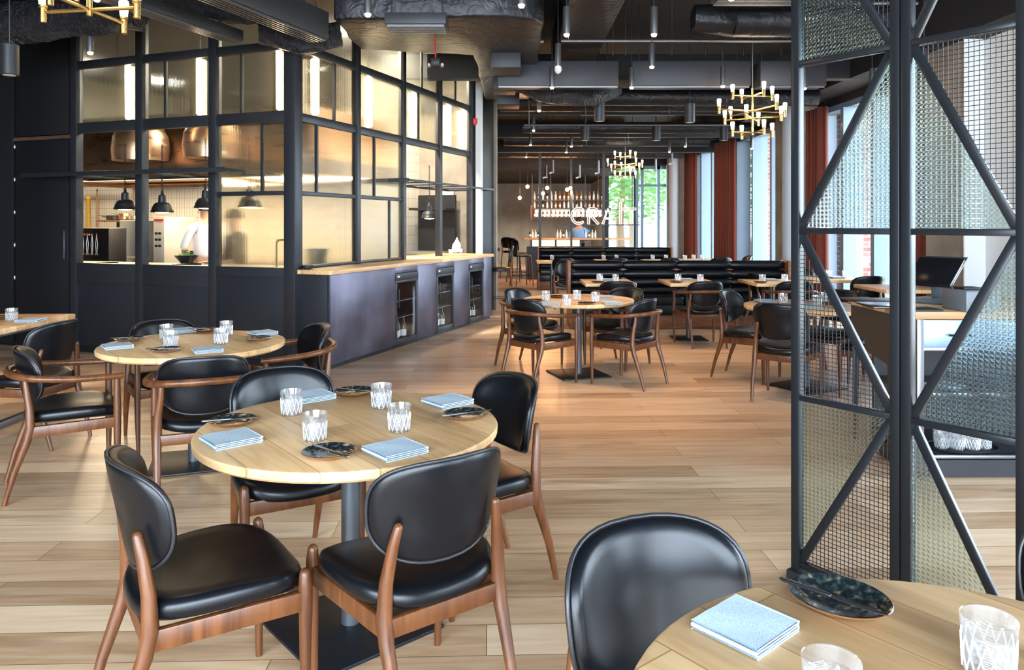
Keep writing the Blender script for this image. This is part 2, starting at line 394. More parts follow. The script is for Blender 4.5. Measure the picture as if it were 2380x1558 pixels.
for i, (yy, px) in enumerate(((13.05, 1836), (20.6, 1566))):
    x = (px-CX)/F*yy
    o = MB().lathe([(.13, 0), (.13, 4.29)], (x, yy, 0), 28).build('round_column', 'greycol', None)
    tag(o, ['round pale grey column beside the rust curtain nearest the metal screen', 'round pale grey column at the far end of the long window wall'][i], 'column')
o = struct(wbox(MB(), 5.62, 6.1, 5.8, 8.43, 0, 4.3).build('wall_right_panel', 'pale'))
WY = [(-3.0, .5), (1.3, 4.9), (4.9, 5.8), (9.2, 13.0), (14.0, 17.2), (17.2, 20.9), (22.4, 23.9)]
k = 2
for y0, y1 in WY:
    b = MB(); n = max(2, round((y1-y0)/1.0))
    wbox(b, 5.78, 6.02, y0, y1, .10, .18); wbox(b, 5.78, 6.02, y0, y1, HEAD-.09, HEAD)
    for j in range(n+1):
        y = y0+(y1-y0)*j/n; hw = .05 if 0 < j < n else .09
        wbox(b, 5.72, 6.04, max(y-hw, y0), min(y+hw, y1), .18, HEAD-.09)
    wf = struct(b.build('window_%d' % k, 'winframe')); k += 1
    b = MB(); wbox(b, 5.895, 5.905, y0+.02, y1-.02, .18, HEAD-.09); b.build('pane', 'glass', wf)
# end glazing and the back of the room
b = MB()
for px in (1480, 1492, 1530, 1553): b.box(((px-CX)/F*24, 24, 1.7), (.09, .12, 3.3))
b.box((4.5, 24, 2.72), (1.1, .10, .07)).box((4.5, 24, 3.3), (1.1, .12, .12)).box((4.5, 24, .1), (1.1, .12, .2))
wf = struct(b.build('window_%d' % k, 'winframe')); k += 1
MB().box((4.5, 24, 1.75), (1.04, .012, 3.1)).build('pane', 'glass', wf)
b = MB()
for px in (1411, 1476): b.box(((px-CX)/F*24.05, 24.05, 1.6), (.10, .12, 3.2))
b.box((3.5, 24.05, 3.1), (1.0, .12, .12)).box((3.5, 24.05, .06), (1.0, .12, .12))
wf = struct(b.build('window_%d' % k, 'steel'))
MB().box((3.5, 24.05, 1.6), (.86, .012, 3.0)).build('pane', 'glass', wf)
struct(MB().box((-3.4, 28.1, 2.15), (12.9, .2, 4.3)).build('wall_back', 'mural'))
struct(MB().box((3.02, 26.05, 2.15), (.12, 3.9, 4.3)).build('wall_alcove', 'mural'))
struct(MB().box((4.05, 24.0, 3.85), (2.4, .2, 1.0)).build('trim_3', 'ceil'))
struct(MB().box((-.15, 24.1, 3.65), (6.3, 8.0, 1.3)).build('ceiling_drop', M['ceil']))

# ---------------------------------------------------------------- outside
o = MB().box((30, 15, -.16), (48, 90, .02)).build('ground', 'pave'); struct(o)
o = MB().box((5, 60, -.15), (60, 63, .02)).build('ground_far', 'pave'); struct(o)
o = MB().box((22, 14, -.13), (9, 60, .03)).build('lawn', 'grass'); tag(o, 'strip of green grass seen beyond the windows', 'lawn')
for i, yp in enumerate((-2.2, 1.6, 5.4, 9.15, 13.0, 16.8, 20.6)):
    b = MB(); wbox(b, 6.15, 6.65, yp-.32, yp+.32, -.14, 4.6)
    tag(b.build('brick_pillar', 'brick'), ['brick pillar outside the window behind the viewer', 'brick pillar outside, level with the near round table', 'brick pillar outside the window right of the metal screen', 'brick pillar outside behind the pale pier', 'brick pillar outside the window seen through the metal screen', 'brick pillar outside between the two middle rust curtains', 'brick pillar outside beside the furthest rust curtain'][i], 'pillar', 'brick pillars outside the window wall')
tree = thing('tree', 'leafy tree outside', 'tree')
MB().tube([(0, 0, -.15), (.1, 0, 1.5), (0, .1, 3.2)], [.2, .16, .1], 8).build('trunk', 'bark', tree)
b = MB(); random.seed(3)
for i in range(2600):
    while True:
        p = Vector((random.uniform(-1, 1), random.uniform(-1, 1), random.uniform(-1, 1)))
        if .35 < p.length < 1: break
    p = Vector((p.x*2.3, p.y*2.3, p.z*2.6+4.0)) + Vector((random.gauss(0, .15),)*3)
    q = Matrix.Rotation(random.uniform(0, 6.28), 3, 'Z') @ Matrix.Rotation(random.uniform(-1.2, 1.2), 3, 'X'); s_ = random.uniform(.10, .2)
    b.add([p+q @ Vector(c)*s_ for c in ((-1, 0, 0), (0, -.5, .1), (1, 0, 0), (0, .5, .1))], [(0, 1, 2, 3)])
b.build('crown', 'leaf', tree)
for i, (x, y, sc) in enumerate(((13.5, 19.5, 1), (13.8, 26.5, 1.1), (10.4, 33, 1.1), (4.6, 31.5, 1.1), (10.2, 43.5, 1.25), (28.5, 18, .9), (6.2, 38.5, 1.3))):
    place(tree, (x, y, -.1), i*1.3, ['leafy tree on the grass outside the long window', 'broad green tree outside beyond the second curtain', 'green tree beyond the far corner of the windows', 'green tree seen through the glass behind the neon sign', 'green tree outside past the end glazing', 'green tree outside seen through the squared glass', 'tallest tree outside beyond the bar'][i], 'trees outside the restaurant', sc)

# ---------------------------------------------------------------- curtains
def curtain(y0, y1, label, z1=HEAD-.02):
    nf = max(3, int((y1-y0)/.13))
    def fn(u, v):
        a = u*nf*PI*2; amp = .075*(1+.25*math.sin(u*9))*(1.0-.15*v)
        p = WP(5.58+amp*math.sin(a), y0+(y1-y0)*u+.012*math.cos(a*1.0), .03+v*(z1-.03)); return p
    b = MB(); b.grid(nf*10, 6, fn); o = b.build('curtain', 'velvet', smooth=180)
    so = o.modifiers.new('thickness', 'SOLIDIFY'); so.thickness = .004
    tag(o, label, 'curtain', 'rust red velvet curtains on the window wall')
curtain(12.35, 12.95, 'rust velvet curtain right of the round grey column, seen through the metal screen')
curtain(16.9, 18.15, 'rust velvet curtain in the middle of the windows above the nearer banquette')
curtain(20.05, 20.87, 'furthest rust velvet curtain beside the end pier')
curtain(9.22, 9.62, 'narrow rust velvet curtain beside the pale pier behind the till')
# ---------------------------------------------------------------- chairs
def chair_model(arms):
    t = thing('dining_armchair' if arms else 'dining_chair', 'chair', 'chair')
    hw = .25
    def seatf(x, y, z):
        u = x/.25; v = y/.235
        return Vector((x, y, z + .022*u*u*(1 if z > .43 else .7) - .012*max(0, v)**2 - .010*(1-u*u)))
    out = sell(.25, .24, 3.0, 44, lambda x, y: (x*(1+.07*y/.24), y))
    MB().pillow(out, [(.90, .408), (.97, .414), (1.0, .428), (1.0, .442), (.975, .458), (.90, .468), (.72, .474), (.4, .477)], seatf).build('seat', 'leather', t, smooth=60)
    R = .29; tilt = .20; zc = .650 if arms else .680; yb = -.252
    def backf(a, c, d):   # a across, c up, d out of the shell
        ang = a/R
        x = (R+d)*math.sin(ang); y = yb + R - (R+d)*math.cos(ang) - c*tilt
        return Vector((x, y, zc + c))
    bo = sell(.25, .155, 2.6, 48, lambda x, y: (x*(1+.05*y/.17), y+.012*(x/.245)**2))
    MB().pillow(bo, [(.5, .015), (.85, .014), (.955, .012), (.985, .006), (1, -.003), (.985, -.014), (.93, -.022), (.8, -.026), (.4, -.027)], backf).build('backrest', 'leather', t, smooth=60)
    MB().tube([backf(x*1.0, y*1.0, .008) for x, y in bo], .0055, 6, closed=True).build('piping', 'piping', t, smooth=80)
    wf = .262 if arms else .235
    wr = .225 if arms else .195
    for s in (-1, 1):
        top = .635 if arms else .462
        b = MB().tube([(s*(wf-.006), .205, 0), (s*(wf-.002), .205, .18), (s*wf, .205, .38), (s*wf, .205, .43), (s*wf, .203, top)], [.0115, .016, .0205, .0205, .0165], 12, dome=not arms)
        b.build('leg', 'walnut', t, smooth=60)
        tt = (s*(wr-.022), -.232, .672) if arms else (s*.166, -.236, .655)
        b = MB().tube([(s*(wr-.012), -.325, 0), (s*(wr-.004), -.280, .17), (s*wr, -.222, .335), (s*wr, -.208, .40), (s*(wr-.004), -.212, .50), (s*(wr-.018), -.226, .60), tt], [.0115, .0165, .022, .0235, .020, .016, .0135], 12, dome=True)
        b.build('leg', 'walnut', t, smooth=60)
    b = MB()
    for s in (-1, 1): b.bar((s*wr, -.212, .375), (s*wf, .20, .385), .024, .058)
    b.bar((-wf, .203, .385), (wf, .203, .385), .024, .055).bar((-wr, -.213, .372), (wr, -.213, .372), .024, .055)
    b.build('seat_frame', 'walnut', t, bevel=.004)
    if arms:
        P = []
        key = [(-.268, .235, .642), (-.283, .12, .645), (-.290, -.02, .652), (-.270, -.16, .664), (-.205, -.255, .675), (-.10, -.302, .680), (0, -.315, .682)]
        key = key+[(-x, y, z) for x, y, z in reversed(key[:-1])]
        n = len(key)
        for i in range(n-1):
            p0, p1, p2, p3 = [Vector(key[max(0, min(n-1, j))]) for j in (i-1, i, i+1, i+2)]
            for q in range(4):
                u = q/4; P.append(.5*((2*p1)+(p2-p0)*u+(2*p0-5*p1+4*p2-p3)*u*u+(3*p1-p0-3*p2+p3)*u**3))
        P.append(Vector(key[-1]))
        MB().tube(P, [.017+.003*math.sin(PI*i/(len(P)-1)) for i in range(len(P))], 10).build('arm_rail', 'walnut', t, smooth=70)
    return t
chairA = chair_model(False); chairB = chair_model(True)
def chair(model, x, y, deg, label, group):
    place(model, (x, y, 0), math.radians(deg-90), label, group)

# ---------------------------------------------------------------- tables
def round_table(label, loc, brz):
    t = thing('round_table', label, 'table', loc, 0, 'round oak tables')
    b = MB().lathe([(.50, .708), (.535, .712), (.548, .722), (.55, .742), (.546, .749), (.538, .751)], n=72)
    b.build('tabletop', 'top', t, smooth=25).rotation_euler = (0, 0, -.9)
    MB().lathe([(.035, .010), (.035, .70)], n=24).build('column', 'column', t)
    o = MB().box((0, 0, .006), (.5, .5, .012)).build('base_plate', 'base', t, bevel=.002); o.rotation_euler = (0, 0, brz)
    MB().box((0, 0, .703), (.28, .28, .01)).build('top_plate', 'base', t)
    return t
def square_table(label, loc, sxx, syy, group, legs='column'):
    t = thing('square_table', label, 'table', loc, 0, group)
    MB().box((0, 0, .73), (sxx, syy, .04)).build('tabletop', 'top', t, bevel=.003)
    if legs == 'column':
        MB().lathe([(.035, .01), (.035, .71)], n=16).build('column', 'column', t)
        MB().box((0, 0, .006), (.42, .42, .012)).build('base_plate', 'base', t, bevel=.002)
    else:
        for sx_ in (-1, 1):
            b = MB(); x = sx_*(sxx/2-.12)
            b.box((x, -syy/2+.12, .36), (.05, .05, .68)).box((x, syy/2-.12, .36), (.05, .05, .68)).box((x, 0, .025), (.05, syy-.19, .05)).box((x, 0, .69), (.05, syy-.19, .03))
            b.build('sled_leg', 'bsteel', t, bevel=.003)
    return t
TZ = .751
# ---------------------------------------------------------------- table settings
def glass_model():
    t = thing('tumbler', 'tumbler', 'glass')
    n = 32
    b = MB(); b.lathe([(.0, .0), (.034, .0), (.0365, .003), (.0375, .010), (.041, .070)], n=n)
    b.f = [f for f in b.f if len(f) == 4]
    b.lathe([(.041, .070), (.0365, .071), (.034, .012), (.0, .009)], n=n); b.f = [f for f in b.f if len(f) == 4]
    b.build('body', 'crystal', t, smooth=30)
    b = MB()   # raised cut facets: crossed ridges round the body
    for k in range(14):
        a0 = 2*PI*k/14
        for d in (-1, 1):
            pts = []
            for j in range(5):
                z = .008+j*.0145; r = .0376+(.0412-.0376)*z/.07; a = a0+d*j*.11
                pts.append((r*math.cos(a), r*math.sin(a), z))
            b.tube(pts, .0016, 4)
    b.build('cut_pattern', 'cuts', t, smooth=30)
    MB().lathe([(.041, .070), (.0432, .095), (.0422, .0962), (.0410, .095), (.0385, .071)], n=n, caps=False).build('rim', 'rimglass', t)
    return t
glass0 = glass_model()
def plate_model():
    t = thing('side_plate', 'plate', 'plate')
    MB().lathe([(.0005, .0), (.045, 0), (.055, .002), (.080, .012), (.088, .018), (.086, .0195)], n=40, caps=False).build('underside', 'rim', t)
    MB().lathe([(.086, .0195), (.078, .014), (.055, .0065), (.02, .0055), (.0005, .0055)], n=40, caps=False).build('dish', 'plate', t)
    return t
plate0 = plate_model()
def knife_model():
    t = thing('table_knife', 'knife', 'knife')
    MB().prism([(-.095, -.006), (-.01, -.0045), (0, -.006), (0, .005), (-.095, .006), (-.105, 0)], 0, .006).build('handle', 'knife', t, bevel=.0015)
    MB().prism([(0, -.006), (.085, -.007), (.105, 0), (.085, .006), (0, .004)], .002, .0035).build('blade', 'knife', t)
    return t
knife0 = knife_model()
def napkin_model():
    b = MB(); w_, h_ = .16, .15
    # a folded cloth: four soft layers joined by round folds
    for k, (x0, x1) in enumerate(((-.5, .5), (-.495, .49), (-.5, .495), (-.488, .48))):
        z = .0025+k*.0058
        def fn(u, v, z=z, x0=x0, x1=x1, k=k):
            return Vector(((x0+(x1-x0)*u)*w_, (v-.5)*h_*(1-.01*k), z+.0012*math.sin(u*7+k)*math.sin(v*5+k*2)+(.0015 if k == 3 else 0)*math.sin(u*3)))
        g0 = len(b.v); b.grid(12, 8, fn)
        fn2 = lambda u, v, f=fn: f(u, v)-Vector((0, 0, .0028))
        b.grid(12, 8, fn2)
    for s_, ks in ((1, (0, 2)), (-1, (1,))):
        for k in ks:
            z = .0025+k*.0058+.0029
            b.tube([(s_*.496*w_, -.49*h_, z), (s_*.499*w_, 0, z+.0005), (s_*.496*w_, .49*h_, z)], .0042, 8)
    for k in range(4):
        z = .0025+k*.0058-.0014
        b.tube([(-.49*w_, .497*h_, z), (.49*w_, .497*h_, z)], .0014, 5).tube([(-.49*w_, -.497*h_, z), (.49*w_, -.497*h_, z)], .0014, 5)
    o = b.build('folded_napkin', 'linen', smooth=70); return tag(o, 'napkin', 'napkin')
nap0 = napkin_model()
def G(px, py, label, group, z=TZ): p = PZ(px, py, z); place(glass0, p, random.uniform(0, 1), label, group)
def PL(px, py, label, group, knife=None, kl='', rz=0, sc=None):
    p = PZ(px, py, TZ); place(plate0, p, rz, label, group, sc)
    if knife is not None:
        q = p + Vector((.012*math.sin(knife), -.02, .0205)); place(knife0, q, knife, kl, 'knives resting on side plates')
def NP(px, py, deg, label, group, sc=None): place(nap0, PZ(px, py, TZ), math.radians(deg), label, group, sc)

# --- front round table
TA = 'front round table'
round_table('round oak table in front, set for four, on one black square foot plate', (-.603, 2.80, 0), .72)
for px, py, d in ((677, 964, 'left rear one, before the pale napkin'), (732, 1024, 'nearest of the left pair'), (886, 948, 'furthest right, behind another tumbler'), (928, 1002, 'nearest of the right pair')):
    G(px, py, 'cut crystal tumbler on the front round table, '+d, 'tumblers on the front round table')
PL(540, 986, 'dark stoneware side plate at the left edge of the front round table', 'side plates on the front round table', .32, 'knife lying across the left plate of the front round table')
PL(765, 1060, 'dark stoneware side plate nearest the viewer on the front round table', 'side plates on the front round table', 2.4, 'knife on the nearest plate of the front round table')
PL(1083, 971, 'dark stoneware side plate at the right edge of the front round table', 'side plates on the front round table', .5, 'knife lying across the right plate of the front round table')
PL(824, 917, 'dark stoneware side plate at the far edge of the front round table', 'side plates on the front round table', 2.7, 'knife on the far plate of the front round table')
NP(537, 1027, 41, 'folded pale blue napkin at the left edge of the front round table', 'napkins on the front round table')
NP(918, 1052, 41, 'folded pale blue napkin nearest the viewer on the front round table', 'napkins on the front round table')
NP(1040, 938, 41, 'folded pale blue napkin at the right rear of the front round table', 'napkins on the front round table')
NP(722, 926, 41, 'folded pale blue napkin behind the tumblers at the far left of the front round table', 'napkins on the front round table')
GA = 'walnut chairs around the front round table'
chair(chairA, -.325, 2.365, 127, 'walnut chair with its black back to the viewer at the front round table', GA)
chair(chairA, -.915, 2.295, 35, 'walnut chair with black leather seen from its side, left of the front round table', GA)
chair(chairA, -.94, 3.21, -60, 'walnut chair with black leather facing the viewer behind the front round table', GA)
chair(chairA, -.185, 3.13, 214, 'walnut chair with black leather at the right rear of the front round table', GA)
# --- second round table
round_table('round oak table left of centre in front of the dark kitchen front', (-2.0, 4.71, 0), .35)
for px, py, d in ((387, 789, 'rear of the left pair'), (397, 807, 'front of the left pair'), (526, 780, 'rear of the right pair'), (513, 800, 'front of the right pair')):
    G(px, py, 'cut crystal tumbler on the left round table, '+d, 'tumblers on the left round table')
for px, py, a, d in ((300, 793, .2, 'left'), (386, 818, .1, 'near'), (600, 791, 2.9, 'right'), (478, 770, .2, 'far')):
    PL(px, py, 'dark stoneware side plate at the %s edge of the left round table' % d, 'side plates on the left round table', a, 'knife on the %s plate of the left round table' % d)
for px, py, a, d in ((272, 808, 38, 'left'), (482, 817, 30, 'near'), (610, 777, 45, 'right'), (422, 771, 38, 'far')):
    NP(px, py, a, 'folded pale blue napkin at the %s side of the left round table' % d, 'napkins on the left round table', .95)
GB = 'armchairs around the left round table'
chair(chairB, -2.54, 4.33, 33, 'walnut armchair seen from its side at the far left, facing the left round table', GB)
chair(chairB, -1.71, 4.16, 112, 'walnut armchair with its back to the viewer between the two round tables', GB)
chair(chairB, -2.36, 5.18, -50, 'walnut armchair behind the left round table against the kitchen front', GB)
chair(chairB, -1.52, 5.02, 214, 'walnut armchair at the right of the left round table beside the steel counter', GB)
# --- table at the far left
t = square_table('rectangular oak table with steel sled legs at the left edge', (-4.13, 5.65, 0), 1.0, 1.15, None, 'sled')
G(27, 746, 'cut crystal tumbler on the table at the left edge', 'tumblers on the table at the left edge')
NP(72, 747, 3, 'folded pale blue napkin on the table at the left edge', 'napkins on the table at the left edge')
PL(-3, 742, 'dark stoneware side plate cut by the left edge of the photo', 'side plates on the table at the left edge', .2, 'knife on the plate cut by the left edge of the photo')
chair(chairA, -3.33, 5.16, 172, 'walnut chair with tall black back at the table on the left edge', 'chairs at the table on the left edge')
# --- foreground right table
round_table('round oak table at the bottom right corner with one oval dark plate', (.705, 1.038, 0), .3)
chair(chairA, .385, 1.425, -66, 'walnut chair with glossy black back in the foreground at the bottom right table', 'chairs around the bottom right table')
chair(chairA, 1.24, 1.47, 228, 'walnut chair at the right edge, only its back edge showing', 'chairs around the bottom right table')
G(2298, 1568, 'cut crystal tumbler at the bottom right corner of the photo', 'tumblers on the bottom right table')
G(1932, 1680, 'cut crystal tumbler cut off by the bottom edge, left of the corner one', 'tumblers on the bottom right table')
pp = thing('oval_plate', 'oval dark glazed plate with brown rim on the bottom right table', 'plate', PZ(1950, 1408, TZ), -.72)
MB().lathe([(.055, 0), (.065, .002), (.087, .013), (.097, .020), (.095, .0215)], n=56, sy=.90, caps=False).build('underside', 'rim', pp)
MB().lathe([(.095, .0215), (.087, .016), (.064, .0075), (.02, .0065), (.0005, .0065)], n=56, sy=.90, caps=False).build('dish', 'plate', pp)
kn = place(knife0, PZ(1932, 1418, TZ)+Vector((0, 0, .024)), -.78, 'dark steel knife lying across the oval plate', 'knives resting on side plates')
NP(1732, 1465, 41, 'folded pale blue napkin at the left side of the bottom right table', 'napkins on the bottom right table', .90)
# --- centre round table
round_table('round oak table in the middle of the room with four armchairs', (.66, 7.45, 0), .3)
for px, py, d in ((1269, 700, 'leftmost'), (1317, 711, 'nearest'), (1341, 698, 'furthest'), (1384, 703, 'rightmost')):
    G(px, py, 'cut crystal tumbler on the middle round table, %s of the four' % d, 'tumblers on the middle round table')
for px, py, d in ((1243, 701, 'left'), (1364, 708, 'near'), (1295, 692, 'far')):
    PL(px, py, 'dark stoneware side plate at the %s side of the middle round table' % d, 'side plates on the middle round table')
for px, py, d in ((1278, 708, 'left'), (1422, 707, 'right'), (1405, 693, 'far right')):
    NP(px, py, 5, 'folded pale napkin at the %s side of the middle round table' % d, 'napkins on the middle round table')
GE = 'armchairs around the middle round table'
chair(chairB, .28, 7.10, 42, 'walnut armchair at the middle round table, near left, back to the viewer', GE)
chair(chairB, 1.07, 7.06, 140, 'walnut armchair at the middle round table, near right, back to the viewer', GE)
chair(chairB, .21, 7.88, -38, 'walnut armchair at the middle round table, far left, its back catching the light', GE)
chair(chairB, 1.10, 7.92, 228, 'walnut armchair at the middle round table, far right, under the banquette table', GE)
# --- banquette tables and their chairs
ords = ['leftmost', 'middle', 'rightmost']
for i, x in enumerate((1.24, 2.30, 3.38)):
    square_table('square oak table before the nearer banquette, %s of the three' % ords[i], (x, 9.75, 0), .64, .8, 'square tables before the nearer banquette')
    chair(chairB, (1.30, 2.33, 3.44)[i], (9.27, 9.28, 9.28)[i], (86, 97, 88)[i], 'walnut armchair before the nearer banquette, %s of the three' % ords[i], 'armchairs before the nearer banquette')
for i, (px, py) in enumerate(((1394, 654), (1431, 656), (1576, 655), (1628, 656), (1772, 656), (1824, 655))):
    G(px, py, 'tumbler on the %s square table before the nearer banquette, %s one' % (ords[i//2], ['left', 'right'][i % 2]), 'tumblers on the square tables')
for i, (px, py) in enumerate(((1412, 652), (1594, 651), (1790, 652))):
    NP(px, py, 3, 'folded napkin on the %s square table before the nearer banquette' % ords[i], 'napkins on the square tables')
    PL(px-22, py+6, 'dark side plate on the %s square table before the nearer banquette' % ords[i], 'side plates on the square tables')
# --- right round table
round_table('round oak table partly behind the metal screen', (2.70, 6.87, 0), .5)
for px, py, d in ((1820, 706, 'leftmost'), (1898, 712, 'nearest'), (1912, 704, 'right one behind the mesh')):
    G(px, py, 'cut crystal tumbler on the round table behind the screen, '+d, 'tumblers on the round table behind the screen')
NP(1778, 702, 5, 'folded napkin on the round table behind the screen, left side', 'napkins on the round table behind the screen')
NP(1880, 716, 5, 'folded napkin on the round table behind the screen, behind the mesh', 'napkins on the round table behind the screen')
PL(1836, 714, 'dark side plate on the round table behind the screen, near side', 'side plates on the round table behind the screen')
PL(1935, 708, 'dark side plate on the round table behind the screen, right side', 'side plates on the round table behind the screen')
GG = 'walnut chairs around the table behind the screen'
chair(chairA, 2.32, 7.28, -38, 'walnut chair with pale shining back left of the table behind the screen', GG)
chair(chairA, 2.36, 6.44, 52, 'walnut chair with its back to the viewer left of the metal screen post', GG)
chair(chairA, 3.14, 6.50, 138, 'walnut chair seen through the wire mesh, at the right of its table', GG)
chair(chairA, 3.12, 7.30, 226, 'walnut chair on the far side of the table behind the screen', GG)
# --- window tables on the right
square_table('square oak table by the window beyond the metal screen', (4.35, 10.35, 0), .7, .8, 'square tables by the window')
square_table('square oak table by the window behind the host desk', (4.62, 8.85, 0), .8, .8, 'square tables by the window')
chair(chairA, 4.52, 9.72, 96, 'walnut chair with dark back at the window table, seen above the host desk', 'chairs at the window tables')
chair(chairA, 4.30, 11.0, -88, 'walnut chair with light on its back at the far side of the window table', 'chairs at the window tables')
chair(chairA, 3.55, 10.3, 0, 'walnut chair at the left of the window table, behind the mesh', 'chairs at the window tables')
for i, (px, py) in enumerate(((1927, 645), (1965, 646))):
    G(px, py, 'tumbler on the window table beyond the screen, %s one' % ['left', 'right'][i], 'tumblers on the window table')
NP(1945, 647, 0, 'folded napkin on the window table beyond the screen', 'napkins on the window table')

# ---------------------------------------------------------------- banquettes
def banquette(x0, n, wd, yfront, label, endl=None):
    t = thing('banquette', label, 'banquette', (x0, yfront, 0), 0, 'black leather banquettes')
    L = n*wd
    MB().box((L/2, .28, .11), (L, .5, .20)).build('plinth', 'brownwood', t, bevel=.004)
    for i in range(n):
        xc = (i+.5)*wd
        def roll(z, yy, ry, rz):
            out = sell(wd/2-.004, 1, 6, 4)
            b = MB(); k = 14; ns = 18; vs = []; fs = []
            for a in range(ns+1):
                u = a/ns*2-1; sc = (1-abs(u)**7)**.5 if abs(u) < 1 else 0
                sc = .72+.28*max(0, 1-abs(u)**9)
                for j in range(k):
                    q = 2*PI*j/k; vs.append((xc+u*(wd/2-.003), yy+ry*sc*math.cos(q), z+rz*sc*math.copysign(abs(math.sin(q))**.8, math.sin(q))))
            for a in range(ns):
                for j in range(k): fs.append((a*k+j, a*k+(j+1) % k, (a+1)*k+(j+1) % k, (a+1)*k+j))
            fs.append(tuple(range(k))); fs.append(tuple(ns*k+j for j in reversed(range(k))))
            return b.add(vs, fs)
        b = roll(.885, .52, .075, .068)
        for z in (.755, .63, .51): b2 = roll(z, .50, .075, .068); b.add(b2.v, b2.f)
        b.build('back_cushion', 'leather', t, smooth=60)
        MB().box((xc, .24, .40), (wd-.008, .48, .13)).build('seat_cushion', 'leather', t, bevel=.035, seg=4)
        MB().box((xc, .03, .27), (wd-.006, .05, .15)).build('front_panel', 'leather', t, bevel=.012)
    MB().box((L/2, .60, .49), (L, .05, .90)).build('back_board', 'brownwood', t, bevel=.004)
    for x in (-.02, L+.02):
        MB().prism([(x-.02, .32), (x+.02, .32), (x+.02, .64), (x-.02, .64)], 0.0, .955).build('end_panel', 'brownwood', t, bevel=.006)
        MB().prism([(x-.02, 0.0), (x+.02, 0.0), (x+.02, .32), (x-.02, .32)], 0.0, .40).build('end_panel', 'brownwood', t, bevel=.006)
    return t
banquette(.86, 4, .795, 10.62, 'long black channelled leather banquette nearer the viewer')
banquette(.62, 4, .76, 16.9, 'long black channelled leather banquette further back, before the bar')
rw = [(1283, 607), (1420, 605), (1532, 605)]
for i, (px, py) in enumerate(rw):
    p = PZ(px, py, .75)
    square_table('square oak table between the two banquettes, %s of the three' % ords[i], (p.x, p.y+.1, 0), .62, .7, 'square tables between the banquettes')
for i, (px, py) in enumerate(((1283, 604), (1325, 604), (1403, 603), (1433, 603), (1517, 603), (1548, 603))):
    G(px, py, 'tumbler on the row of tables between the banquettes, '+['first', 'second', 'third', 'fourth', 'fifth', 'last'][i] if 0 else ['leftmost tumbler', 'second tumbler from the left', 'third tumbler from the left', 'third tumbler from the right', 'second tumbler from the right', 'rightmost tumbler'][i]+' on the tables between the banquettes', 'tumblers between the banquettes') if i != 1 else None
chair(chairA, 1.02, 14.6, 84, 'dark walnut chair at the left end between the banquettes', 'chairs between the banquettes')
chair(chairA, .99, 13.2, -95, 'walnut chair with light on its back behind the left end of the nearer banquette', 'chairs between the banquettes')
for i, (x, y, dg) in enumerate(((2.05, 14.75, 88), (3.1, 14.8, 92))):
    chair(chairA, x, y, dg, 'walnut chair between the banquettes, %s' % ['in the middle', 'to the right'][i], 'chairs between the banquettes')
round_table('round oak table with pale napkins beside the far curtain', (4.0, 15.6, 0), .3)
for i, (px, py) in enumerate(((1592, 604), (1612, 603), (1632, 604), (1622, 607))):
    (G if i < 3 else lambda a, b_, c_, d_: NP(a, b_, 0, c_, d_))(px, py, ['tumbler on the far round table, left', 'tumbler on the far round table, middle', 'tumbler on the far round table, right', 'folded napkin on the far round table'][i], 'setting on the far round table')
chair(chairA, 4.1, 14.9, 94, 'walnut chair before the far round table near the curtains', 'chairs at the far round table')
chair(chairA, 4.7, 15.6, 180, 'walnut chair between the far round table and the windows', 'chairs at the far round table')
# ---------------------------------------------------------------- metal screen
A0 = Vector((1.205, 3.16, 0)); DV = Vector((.5955, -.803, 0)).normalized()
scr = thing('room_divider', 'tall charcoal metal screen with diagonal braces, wire mesh and squared glass', 'screen', A0, math.atan2(DV.y, DV.x))
S1, S2 = .437, .835
zs = [.07, .770, 1.470, 2.170, 2.870]
for x in (0, S1-.021, S1+.021, S2, S2+.042):
    MB().box((x, 0, 1.46), (.036, .042, 2.90)).build('post', 'frame', scr, bevel=.002)
MB().box(((S1)/2, 0, .02), (S1+.06, .07, .04)).build('base_rail', 'steel', scr, bevel=.002)
MB().box(((S1+S2)/2+.02, 0, .02), (S2-S1+.04, .07, .04)).build('base_rail', 'steel', scr, bevel=.002)
def rail(x0, x1, z): MB().box(((x0+x1)/2, 0, z), (x1-x0, .034, .024)).build('rail', 'frame', scr, bevel=.0015)
px_ = [(.018, S1-.039), (S1+.039, S2-.018)]
diag = {0: [1, -1, 1, -1], 1: [-1, 1, -1, 1]}      # 1 rises to the right
fill = {0: [('glass', 'mesh'), ('mesh', 'open'), ('open', 'glass'), ('glass', 'mesh')],
        1: [('glass', 'open'), ('open', 'glass'), ('glass', 'mesh'), ('open', 'open')]}
